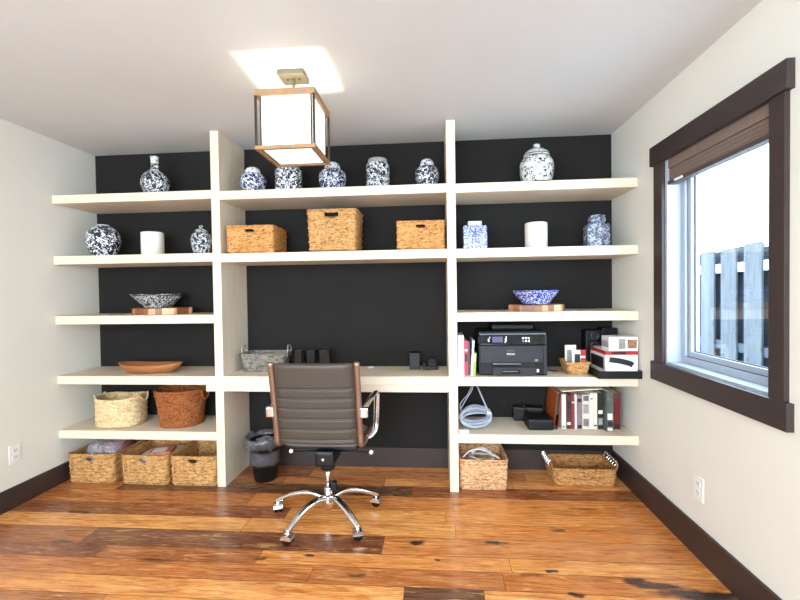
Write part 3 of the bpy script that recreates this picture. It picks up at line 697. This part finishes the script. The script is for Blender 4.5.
t = thing('tape_dispenser', 'low black tape dispenser right of the black organizer', 'dispenser', (-.035, .27, DZ), .1)
bm = bmesh.new(); box(bm, -.055, .055, -.028, .028, 0, .024, bev=.006); box(bm, -.055, -.035, -.022, .022, .02, .05, bev=.004); mesh_obj('base', bm, M['black'], t)
bm = bmesh.new(); lathe(bm, [(.012, -.012), (.032, -.012), (.032, .012), (.012, .012)], seg=24); bmesh.ops.rotate(bm, verts=bm.verts, cent=(0, 0, 0), matrix=Matrix.Rotation(PI/2, 3, 'X'))
mesh_obj('tape_roll', bm, M['black_gloss'], t, loc=(.012, 0, .047), smooth=False)

# ------------------------------------------------------------------ printer
zp = RZ[3]
pr = thing('printer', 'black all in one inkjet printer on the right shelf', 'printer', (.510, .21, zp))
W2 = .222
mesh_obj('housing', B(-W2, W2, -.165, .165, .0, .205, bev=.012), M['black'], pr)
mesh_obj('front_panel', B(-W2+.010, W2-.028, -.180, -.1655, .088, .200, bev=.004), M['dark_grey'], pr)
bm = bmesh.new(); box(bm, -W2, W2, -.15, .165, .206, .262, bev=.006)      # scanner deck
mesh_obj('scanner_deck', bm, M['black'], pr)
bm = bmesh.new(); box(bm, -W2+.01, W2-.01, -.018, .0, -.034, .034, bev=.003)
cp = mesh_obj('control_panel', bm, M['black_gloss'], pr, loc=(0, -.163, .236)); cp.rotation_euler = (-.35, 0, 0)
mesh_obj('display', B(-.135, -.065, -.020, -.0185, -.020, .018), speck('lcd_lavender', srgb(92, 88, 116), .2), cp)
for (x, z_, s_) in ((-.158, -.006, .010), (-.150, .012, .005), (-.047, -.004, .010), (-.043, .014, .006), (-.052, -.018, .005)):
    bm = bmesh.new(); box(bm, x-s_/2, x+s_/2, -.0212, -.0185, z_-s_, z_+s_, bev=.001); mesh_obj('button', bm, M['white_plastic'], cp)
for i in range(3):
    for j in range(2):
        mesh_obj('button', B(.065+i*.018-.006, .065+i*.018+.006, -.0212, -.0185, -.012+j*.020-.006, -.012+j*.020+.006, bev=.001), M['mid_grey'] if (i == 0 and j == 0) else M['white_plastic'], cp)
bm = bmesh.new(); box(bm, -W2+.004, W2-.004, -.158, .160, .264, .292, bev=.010)
ld = mesh_obj('scanner_lid', bm, M['black'], pr)
mesh_obj('lid_trim', B(-W2+.006, W2-.006, -.163, -.1585, .272, .278), M['mid_grey'], ld)
bm = bmesh.new(); box(bm, -.12, .16, -.06, .14, .293, .330, bev=.012); mesh_obj('document_feeder', bm, M['black'], pr)
mesh_obj('output_slot', B(-.135, .145, -.1675, -.1655, .060, .086), M['black_gloss'], pr)
mesh_obj('slot_edge', B(-.130, .05, -.186, -.1660, .079, .083), M['mid_grey'], pr)
tr = mesh_obj('paper_tray', B(-.130, .150, -.183, -.1655, .006, .056, bev=.003), M['dark_grey'], pr)
bm = bmesh.new(); box(bm, -.075, .045, -.1850, -.1832, .018, .042, bev=.001); mesh_obj('tray_handle', bm, M['black_gloss'], tr)
mesh_obj('handle_edge', B(-.07, .03, -.1862, -.1852, .030, .034), M['mid_grey'], tr)
mesh_obj('side_column', B(W2-.026, W2-.002, -.176, -.1655, .012, .200, bev=.005), M['dark_grey'], pr)
o = mesh_obj('brand_lettering', text_bm('EPSON', .017), M['white_plastic'], pr, loc=(-.015, -.1808, .145)); o['label'] = 'white lettering'
o = mesh_obj('series_lettering', text_bm('WorkForce', .010), M['mid_grey'], pr, loc=(-.015, -.1808, .168)); o['label'] = 'grey lettering'
mesh_obj('sticker', B(.152, .166, -.1772, -.1762, .026, .046), M['white_plastic'], pr)
mesh_obj('sticker', B(.140, .158, -.1812, -.1802, .097, .112), M['mid_grey'], pr)
bm = bmesh.new(); tube(bm, spline([(.23, .12, .02), (.26, .05, .006), (.29, .0, .005), (.31, -.02, .005), (.33, -.005, .005)], 5), .0035, seg=6); mesh_obj('power_cable', bm, M['black'], pr, smooth=True)

# binders and books beside the printer
def book(label, x, y0, z, w, h, d, cover, bands=(), tilt=0., rz=0., name='book', group=None, pages=M['paper']):
    """upright book, spine facing -Y, x = left edge at the foot; tilt leans the top to +X"""
    t = thing(name, label, 'book', (x, y0, z), rz, group); t.rotation_euler = (0, tilt, rz)
    bm = bmesh.new(); c = .0018 if w < .02 else .0025
    box(bm, 0, w, 0, .004, 0, h); box(bm, 0, c, .004, d, 0, h); box(bm, w-c, w, .004, d, 0, h)
    mesh_obj('cover', bm, cover, t)
    mesh_obj('pages', B(c+.0002, w-c-.0002, .0045, d-.004, .003, h-.004), pages, t)
    for za, zb, mt in bands: mesh_obj('spine_band', B(w*.12, w*.88, -.0008, 0, za*h, zb*h), mt, t)
    return t
def cov(n, c, var=.08): return speck('cover_'+n, c, .45, var=var, scale=40)
zb_ = RZ[3]
book('white binder standing against the right upright left of printer', .152, .045, zb_, .040, .268, .26, cov('white_binder', srgb(226, 226, 238)), name='binder')
book('red and black spined folder left of the printer', .1945, .050, zb_, .024, .232, .24, cov('red', srgb(196, 44, 66)), ((.40, .62, BLK), (.70, .76, CRM)), name='folder')
book('dark slim folder between the red and white folders', .2200, .055, zb_, .012, .225, .24, cov('dark', srgb(72, 52, 66)), name='folder')
book('slim white leaning folder beside the red folder', .2335, .050, zb_, .014, .235, .22, cov('slim_white', srgb(222, 226, 224)), tilt=.07, name='folder')
book('short lime green booklet leaning on the printer side', .2500, .048, zb_, .016, .150, .18, cov('lime', srgb(158, 196, 40)), ((.62, .98, cov('pale_lime', srgb(214, 222, 190))),), tilt=.06, name='folder')

# ------------------------------------------------------------------ boxes on the black tray (right end)
t = thing('desk_tray', 'black plastic paper tray under cartons at right shelf end', 'tray', (1.1425, .110, zb_))
bm = bmesh.new(); box(bm, -.122, .142, -.165, .155, 0, .022, bev=.004); box(bm, -.122, -.114, -.165, .155, .02, .05, bev=.002); box(bm, .132, .142, -.165, .155, .02, .05, bev=.002); box(bm, -.114, .132, .145, .155, .02, .05, bev=.002)
box(bm, -.114, .132, -.165, -.156, .02, .048, bev=.002)
mesh_obj('tray_shell', bm, M['black'], t)
t = thing('stapler_carton', 'white and red carton picturing a black stapler, in the tray', 'carton', (1.170, .100, zb_+.0225))
mesh_obj('carton_body', B(-.098, .098, -.13, .13, 0, .150, bev=.002), M['white_card'], t)
mesh_obj('red_band', B(-.0988, .0988, -.1308, -.1300, .125, .149), RED, t)
mesh_obj('red_band', B(-.0992, -.0982, -.13, .13, .125, .149), RED, t)
mesh_obj('black_panel', B(-.060, .025, -.1316, -.1309, .130, .144), BLK, t)
bm = bmesh.new(); tube(bm, spline([(-.075, -.1308, .095), (-.02, -.1308, .088), (.045, -.1308, .072), (.068, -.1308, .060)], 5), [.017]*16, seg=8, flat=(.04, 1))
mesh_obj('stapler_picture', bm, BLK, t)
bm = bmesh.new(); box(bm, -.0990, -.0981, -.10, .12, .03, .105, bev=0); mesh_obj('side_picture', bm, BLK, t)
t = thing('photo_carton', 'smaller white carton with picture squares atop the stapler carton', 'carton', (1.182, .030, zb_+.173))
mesh_obj('carton_body', B(-.088, .088, -.06, .06, 0, .088, bev=.002), M['white_card'], t)
mesh_obj('picture', B(-.030, .012, -.0608, -.0600, .012, .074), GRYP, t); mesh_obj('picture', B(.024, .080, -.0608, -.0600, .016, .070), speck('brown_photo', srgb(150, 112, 84), .5, var=.45, scale=60), t)
mesh_obj('side_picture', B(-.0888, -.0880, -.05, .05, .02, .06), speck('faded_side', srgb(170, 160, 158), .5, var=.3, scale=50), t)
t = thing('desk_speaker', 'black boxed speaker with two ringed cones behind the cartons', 'speaker', (1.115, .335, zb_))
mesh_obj('cabinet', B(-.055, .055, -.05, .05, 0, .275, bev=.006), M['black'], t)
for z in (.17, .235):
    bm = bmesh.new(); lathe(bm, [(.016, 0), (.022, .003), (.030, .004), (.033, 0)], seg=24, cap1=False); bmesh.ops.rotate(bm, verts=bm.verts, cent=(0, 0, 0), matrix=Matrix.Rotation(PI/2, 3, 'X'))
    mesh_obj('cone', bm, M['dark_grey'], t, loc=(.01, -.0505, z), smooth=True)
mesh_obj('storage_box', B(-.052, .052, -.05, .05, 0, .29, bev=.006), M['black'], loc=(1.225, .336, zb_)); tag(bpy.data.objects['storage_box'], 'plain black box standing upright behind the white cartons', 'box')

# ------------------------------------------------------------------ lowest right shelf: cable, adapter, router, books
z5 = RZ[4]
rn = random.Random(5); bm = bmesh.new()
for k in range(17):
    rx = .100+rn.uniform(-.016, .012); rz_ = .052+rn.uniform(-.020, .014); dy = rn.uniform(-.05, .05); dz = rn.uniform(-.004, .006); ph = rn.uniform(-.1, .1)
    tube(bm, [(rx*math.cos(2*PI*i/36), dy+.03*math.sin(2*PI*i/36+1), .072+dz+rz_*math.sin(2*PI*i/36+ph)) for i in range(36)], .0045, seg=6, closed=True)
cb = thing('cable_coil', 'coil of grey network cable standing beside the right upright', 'cable', (.270, .14, z5+.006))
mesh_obj('coil', bm, M['cable_grey'], cb, smooth=True)
bm = bmesh.new()
tube(bm, spline([(-.105, .02, .10), (-.06, .03, .18), (-.02, .05, .235), (.0, .10, .27)], 5), .004, seg=6); tube(bm, spline([(-.09, .01, .09), (-.10, .02, .15), (-.04, .05, .22), (-.01, .10, .275)], 5), .0035, seg=6)
tube(bm, spline([(.09, .0, .11), (.075, .01, .14), (.045, .03, .21), (.02, .08, .268)], 5), .0055, seg=6)
mesh_obj('lead', bm, M['cable_grey'], cb, smooth=True)
mesh_obj('tie', B(.078, .104, -.04, .05, .100, .112, bev=.002), M['white_plastic'], cb)
t = thing('power_adapter', 'tiny white adapter at front edge below the cable coil', 'adapter', (.185, .035, z5)); mesh_obj('brick', B(-.032, .032, -.018, .018, 0, .020, bev=.004), M['white_plastic'], t); mesh_obj('plug', B(-.044, -.0325, -.008, .008, .006, .014), M['mid_grey'], t)
t = thing('router', 'black rounded router box in front of the leaning books', 'router', (.706, .165, z5))
mesh_obj('case', B(-.088, .080, -.075, .10, 0, .074, bev=.014), M['dark_grey' if 0 else 'black'], t)
for a, b_ in ((-.06, -.35), (.05, .1)): mesh_obj('antenna', T([(a, .09, .07), (a+b_*.10, .10, .15)], .006, seg=8), M['black'], t, smooth=True)
mesh_obj('vent_strip', B(-.07, .08, -.0765, -.0755, .052, .056), M['dark_grey'], t)
t = thing('modem', 'black modem lying behind the router near the back wall', 'modem', (.690, .335, z5), -.1)
mesh_obj('case', B(-.13, .08, -.05, .045, 0, .10, bev=.012), M['black'], t)
mesh_obj('cable', T(spline([(-.13, 0, .03), (-.17, -.01, .05), (-.19, -.01, .12), (-.185, 0, .15)], 5), .0035, seg=6), M['black'], t, smooth=True)
mesh_obj('light_strip', B(-.10, .05, -.0512, -.0502, .05, .056), M['dark_grey'], t)
gb = 'books on the lowest right shelf'; yb = .135
bks = [  # label, x, w, h, tilt, cover, bands, depth, y
 ('black spined book with orange cover leaning beside the router', .792, .026, .245, .10, cov('orange', srgb(176, 84, 40), .3), ((.0, 1., BLK), (.10, .42, CRM)), .24, .12),
 ('white spined book right of the orange covered book', .848, .028, .232, 0, cov('white_a', srgb(226, 216, 206)), ((.02, .10, GRYP),), .22, yb),
 ('dark maroon book between two pale books', .880, .030, .226, 0, cov('maroon', srgb(82, 32, 32), .3), ((.12, .2, CRM), (.6, .85, BLK)), .21, yb),
 ('crimson book beside the dark maroon book', .912, .020, .232, 0, cov('crimson', srgb(136, 38, 44), .2), ((.75, .8, CRM),), .21, yb),
 ('thin white book right of the crimson book', .934, .012, .236, 0, cov('white_b', srgb(230, 224, 218)), (), .21, yb),
 ('mauve grey book left of the photo spined book', .948, .034, .228, 0, cov('mauve', srgb(134, 112, 120), .25), ((.02, .12, BLK), (.8, .9, BLK)), .21, yb),
 ('wide book with grey and cream photo blocks on spine', .984, .046, .232, 0, cov('cream_block', srgb(214, 206, 190)), ((.45, .72, GRYP), (.08, .30, cov('brown_block', srgb(120, 104, 92), .4)), (.82, .97, cov('dark_block', srgb(96, 92, 86), .4))), .22, yb),
 ('tall white book left of the cream plain book', 1.032, .022, .242, 0, cov('white_c', srgb(232, 228, 224)), ((.83, .86, BLK),), .21, yb),
 ('plain cream book before the dark books', 1.056, .024, .244, 0, cov('cream_c', srgb(228, 214, 192)), ((.08, .12, BLK),), .21, yb),
 ('black book with speckled white title', 1.083, .036, .246, 0, cov('black_a', srgb(34, 30, 30), .3), ((.12, .30, GRYP), (.42, .52, CRM)), .21, yb),
 ('grey green photo book pulled forward with dark foot', 1.122, .042, .262, 0, cov('greygreen', srgb(84, 92, 86), .4), ((.30, .46, CRM), (.02, .10, CRM), (.14, .26, BLK)), .22, .085),
 ('pale grey slim book left of the dark red one', 1.166, .016, .248, 0, cov('pale_grey', srgb(160, 158, 156)), (), .21, yb),
 ('dark red book ending the row near the right wall', 1.184, .046, .246, 0, cov('dark_red', srgb(104, 18, 20), .15), ((.02, .14, BLK), (.86, 1., cov('red_brown', srgb(90, 52, 40)))), .21, yb)]
for l, x, w_, h, tl, c, bn, d, y in bks: book(l, x, y, z5, w_, h, d, c, bn, tilt=tl, group=gb)
t = thing('magazine', 'cream magazine lying sloped on top of the book row', 'magazine', (.850, .145, z5+.2465)); t.rotation_euler = (0, -.07, 0)
mesh_obj('cover', B(0, .265, 0, .19, .0, .0015), CRM, t); mesh_obj('pages', B(.001, .264, .001, .189, .0016, .008), M['paper'], t)

# ------------------------------------------------------------------ lantern ceiling light
LX, LY, Lz0, Lz1, S = -.700, -.668, 2.02, 2.304, .148
ln = thing('lantern_light', 'square wood framed lantern ceiling light with frosted glass sides', 'lamp', (LX, LY, 0))
fw = .022
bm = bmesh.new(); ring_t = .020
def sqring(bm, s, t_, z0, z1):
    box(bm, -s, s, -s, -s+t_, z0, z1, bev=.001); box(bm, -s, s, s-t_, s, z0, z1, bev=.001); box(bm, -s, -s+t_, -s+t_, s-t_, z0, z1, bev=.001); box(bm, s-t_, s, -s+t_, s-t_, z0, z1, bev=.001)
sqring(bm, S, .016, Lz1-.028, Lz1); mesh_obj('top_frame', bm, M['lamp_wood'], ln)
bm = bmesh.new(); sqring(bm, S, .020, Lz0, Lz0+.018); mesh_obj('bottom_frame', bm, M['lamp_wood'], ln)
for sx in (-1, 1):
    for sy in (-1, 1):
        c = S-.006; mesh_obj('post', B(sx*c-.005, sx*c+.005, sy*c-.005, sy*c+.005, Lz0+.0185, Lz1-.0285), M['lamp_metal'], ln)
gi = S-.024
bm = bmesh.new()
for sx in (-1, 1):
    for sy in (-1, 1): box(bm, sx*gi-.0035, sx*gi+.0035, sy*gi-.0035, sy*gi+.0035, Lz0+.012, Lz1-.012)
mesh_obj('inner_frame', bm, M['lamp_metal'], ln)
for dx, dy in ((0, -1), (0, 1), (1, 0), (-1, 0)):
    a, b_ = (gi-.004, .002) if dx == 0 else (.002, gi-.004)
    mesh_obj('glass_panel', B(dx*gi-a, dx*gi+a, dy*gi-b_, dy*gi+b_, Lz0+.012, Lz1-.014), M['lamp_glass'], ln)
mesh_obj('bottom_glass', B(-gi+.006, gi-.006, -gi+.006, gi-.006, Lz0+.006, Lz0+.010), M['lamp_glass'], ln)
bm = bmesh.new(); sqring(bm, gi-.0005, .006, Lz0+.0045, Lz0+.0115); mesh_obj('glass_bezel', bm, M['lamp_metal'], ln)
bm = bmesh.new(); box(bm, -.067, .067, -.058, .058, H-.024, H-.001, bev=.002); cn = mesh_obj('canopy', bm, M['nickel'], ln)
for sx in (-1, 1): mesh_obj('screw', L([(.005, H-.028), (.006, H-.025), (.005, H-.024)], seg=10, cx=sx*.03, cy=-.0), M['lamp_metal'], cn)
mesh_obj('stem', L([(.008, Lz1-.012), (.008, H-.024)], seg=12), M['nickel'], ln)
bm = bmesh.new(); box(bm, -S+.016, S-.016, -.006, .006, Lz1-.018, Lz1-.012); mesh_obj('cross_bar', bm, M['lamp_metal'], ln)
mesh_obj('bulb', L(sp2([(.002, Lz0+.082), (.008, Lz0+.086), (.009, Lz0+.092), (.003, Lz0+.099)]), seg=16), M['bulb'], ln, loc=(.006, .014, 0), smooth=True)

# ------------------------------------------------------------------ office chair
ch = thing('office_chair', 'ribbed brown leather office chair on a chrome five star base', 'chair', (-.652, -.352, 0), 0)
def c3(x, y, z): return (x, y, z)
# back panel: sweep a ribbed section; seat and back are one padded sling in side view
def sling(pathpts, halfw, th, ribs, name, mat, par):
    P = spline(pathpts, 10); n = len(P); bm = bmesh.new(); Lc = [0.]
    for a, b in zip(P, P[1:]): Lc.append(Lc[-1]+(b-a).length)
    tot = Lc[-1]; nx = 14; fr_g, bk_g = [], []
    P2 = []; N = 150
    for i in range(N+1):
        s = tot*i/N; k = max(j for j in range(n) if Lc[j] <= s+1e-9); k = min(k, n-2); u = (s-Lc[k])/(Lc[k+1]-Lc[k]); P2.append((P[k].lerp(P[k+1], u), (P[k+1]-P[k]).normalized(), s/tot))
    for p, tg, s in P2:
        nrm = Vector((0, -tg.z, tg.y)); rf_, rb = [], []
        groove = 0.
        for g in ribs: groove = max(groove, math.exp(-((s-g)*tot/.0055)**2))
        for i in range(nx+1):
            x = -1+2*i/nx; edge = math.sqrt(max(0, 1-abs(x)**6)); e2 = math.sqrt(max(0, 1-abs(2*s-1)**30)); tt = th*(.35+.65*edge)*e2*(1-.55*groove)/2
            bow = .012*(1-x*x)
            c = Vector((x*halfw, p.y, p.z))-nrm*0 + Vector((0, -bow if abs(tg.z) > .7 else 0, 0))
            rf_.append(bm.verts.new(c+nrm*tt)); rb.append(bm.verts.new(c-nrm*tt))
        fr_g.append(rf_); bk_g.append(rb)
    for g, fl in ((fr_g, False), (bk_g, True)):
        for i in range(N):
            for j in range(nx):
                q = (g[i][j], g[i][j+1], g[i+1][j+1], g[i+1][j]); bm.faces.new(q[::-1] if fl else q)
    for i in range(N):
        for j in (0, nx): bm.faces.new((fr_g[i][j], fr_g[i+1][j], bk_g[i+1][j], bk_g[i][j]))
    for i in (0, N):
        for j in range(nx): bm.faces.new((fr_g[i][j], fr_g[i][j+1], bk_g[i][j+1], bk_g[i][j]))
    return mesh_obj(name, bm, mat, par, smooth=True)
hw_ = .220
backpath = [(0, -.140, .488), (0, -.152, .55), (0, -.170, .66), (0, -.194, .80), (0, -.226, .952)]
sling(backpath, hw_, .040, [.07, .20, .33, .455, .58, .70], 'backrest', M['leather'], ch)
sling([(0, .245, .445), (0, .225, .468), (0, .12, .470), (0, 0., .462), (0, -.07, .466), (0, -.105, .474)], hw_-.006, .036, [.15, .28, .42, .56, .70, .84], 'seat', M['seat_leather'], ch)
for s in (-1, 1):
    pts = spline([(s*.236, -.230, .957), (s*.236, -.194, .80), (s*.236, -.170, .66), (s*.236, -.150, .55), (s*.236, -.142, .492), (s*.236, -.105, .468), (s*.236, .0, .458), (s*.236, .13, .466), (s*.236, .235, .462)], 6)
    mesh_obj('side_rail', T(pts, .013, seg=10, flat=(.75, 1.25)), M['tinted_chrome'], ch, smooth=True)
for z, y in ((.930, -.224), (.505, -.140)): mesh_obj('cross_bar', T([(-.23, y+.012, z-.006), (.23, y+.012, z-.006)], .008, seg=8), M['tinted_chrome' if z > .8 else 'black'], ch, smooth=True)
for s in (-1, 1):   # armrests
    mesh_obj('armrest', T(spline([(s*.252, -.165, .655), (s*.262, -.120, .690), (s*.285, -.02, .722), (s*.292, .09, .726), (s*.293, .125, .712), (s*.292, .128, .68), (s*.288, .120, .56), (s*.284, .112, .505), (s*.270, .085, .478), (s*.246, .05, .462)], 6), .018, seg=10, flat=(1.0, .5)), M['chrome'], ch, smooth=True)
    mesh_obj('arm_bracket', B(min(s*.240, s*.285), max(s*.240, s*.285), -.185, -.145, .645, .700, bev=.008), M['chrome'], ch)
mesh_obj('mechanism', B(-.038, .072, -.10, .10, .335, .428, bev=.018), M['black'], ch)
bm = bmesh.new(); lathe(bm, [(.030, .285), (.042, .295), (.050, .336)], seg=20, cx=.012); mesh_obj('mechanism_boot', bm, M['black'], ch, smooth=True)
mesh_obj('seat_plate', B(-.20, .20, -.045, .045, .420, .438, bev=.004), M['black'], ch)
bm = bmesh.new(); bmesh.ops.create_icosphere(bm, subdivisions=2, radius=.012); mesh_obj('tension_knob', bm, M['chrome'], ch, loc=(.012, -.106, .385), smooth=True)
for s in (-1, 1):
    lv = mesh_obj('lever', T([(s*.05, -.01, .40), (.04+s*.23, -.03, .402)], .005, seg=8), M['black'], ch, smooth=True)
    bm = bmesh.new(); bmesh.ops.create_icosphere(bm, subdivisions=2, radius=.013); mesh_obj('lever_ball', bm, M['white_plastic'], lv, loc=(.04+s*.237, -.03, .402), smooth=True)
col = mesh_obj('gas_column', L([(.014, .18), (.014, .295)], seg=20, cx=.012), M['chrome'], ch, smooth=True)
mesh_obj('column_sleeve', L([(.024, .095), (.026, .10), (.024, .175), (.020, .185)], seg=20, cx=.012), M['chrome'], ch, smooth=True)
mesh_obj('column_clip', B(.034, .062, -.018, .018, .165, .215, bev=.005), M['black'], ch)
mesh_obj('hub', L([(.020, .050), (.036, .080), (.042, .100), (.040, .135), (.028, .142)], seg=24, cx=.012), M['chrome'], ch, smooth=True)
for k in range(5):
    a = math.radians(28+72*k); dx, dy = math.cos(a), math.sin(a)
    pts = spline([(.012+dx*.03, dy*.03, .120), (.008+dx*.10, dy*.10, .140), (dx*.20, dy*.20, .124), (dx*.28, dy*.28, .090), (dx*.322, dy*.322, .068)], 5)
    lg = mesh_obj('base_leg', T(pts, [.029-.009*i/20 for i in range(21)], seg=12, flat=(.85, .62)), M['chrome'], ch, smooth=True)
    cx_, cy_ = dx*.314, dy*.314
    b_ = a+[.9, -.6, .5, .3, -.5][k]; px, py = -math.sin(b_), math.cos(b_)
    cs = mesh_obj('caster', L([(.011, .050), (.011, .066)], seg=10, cx=cx_, cy=cy_), M['chrome'], ch, smooth=True)
    bm = bmesh.new(); lathe(bm, [(.006, -.024), (.025, -.022), (.027, -.018), (.027, -.006), (.015, -.004), (.015, .004), (.027, .006), (.027, .018), (.025, .022), (.006, .024)], seg=22)
    bmesh.ops.rotate(bm, verts=bm.verts, cent=(0, 0, 0), matrix=Matrix.Rotation(PI/2, 3, 'Y')); bmesh.ops.rotate(bm, verts=bm.verts, cent=(0, 0, 0), matrix=Matrix.Rotation(b_, 3, 'Z'))
    mesh_obj('wheel', bm, M['black'], cs, loc=(cx_, cy_, .0275), smooth=True)
    bm = bmesh.new()
    bmesh.ops.create_cone(bm, cap_ends=True, segments=20, radius1=.0315, radius2=.0315, depth=.053)
    bmesh.ops.rotate(bm, verts=bm.verts, cent=(0, 0, 0), matrix=Matrix.Rotation(PI/2, 3, 'Y')); bmesh.ops.rotate(bm, verts=bm.verts, cent=(0, 0, 0), matrix=Matrix.Rotation(b_, 3, 'Z'))
    bmesh.ops.bisect_plane(bm, geom=list(bm.verts)+list(bm.edges)+list(bm.faces), plane_co=(0, 0, .004), plane_no=(0, 0, -1), clear_outer=True)
    mesh_obj('caster_hood', bm, M['chrome'], cs, loc=(cx_, cy_, .0275))

# ------------------------------------------------------------------ waste bin with liner
bn = thing('waste_bin', 'black waste bin with smoky liner under the desk', 'bin', (-1.225, .150, 0))
mesh_obj('bucket', L([(.076, 0), (.079, .003), (.112, .272), (.117, .276), (.117, .284), (.109, .284), (.073, .010), (.002, .008)], seg=36), M['black'], bn, smooth=True)
bm = bmesh.new(); seg = 72; rings = []
prof = [(.100, .12, 0), (.106, .24, .1), (.112, .290, .3), (.122, .318, 1), (.138, .312, 1.1), (.146, .285, 1.2), (.142, .262, 1.3), (.128, .246, 1.4), (.124, .240, 1.2)]
for r, z, k in prof:
    rr = []
    for i in range(seg):
        a = 2*PI*i/seg; nn = noise.noise(Vector((math.cos(a)*3, math.sin(a)*3, z*9)))+.5*noise.noise(Vector((math.cos(a)*9, math.sin(a)*9, z*20)))
        q = r+.013*k*nn; rr.append(bm.verts.new((q*math.cos(a), q*math.sin(a), z+.022*k*noise.noise(Vector((math.cos(a)*4+5, math.sin(a)*4, 1))))))
    rings.append(rr)
for a_, b_ in zip(rings, rings[1:]):
    for i in range(seg): bm.faces.new((a_[i], a_[(i+1) % seg], b_[(i+1) % seg], b_[i]))
lo = mesh_obj('liner', bm, M['bin_bag'], bn, smooth=True); lo['label'] = 'smoky plastic liner'
tag(mesh_obj('crumpled_paper', crumple(.15, .14, .20, 21), speck('crumpled_tissue', srgb(140, 132, 128), .8, var=.35, scale=25), loc=(-1.225, .150, .098), smooth=True), 'crumpled grey rubbish inside the waste bin', 'rubbish')
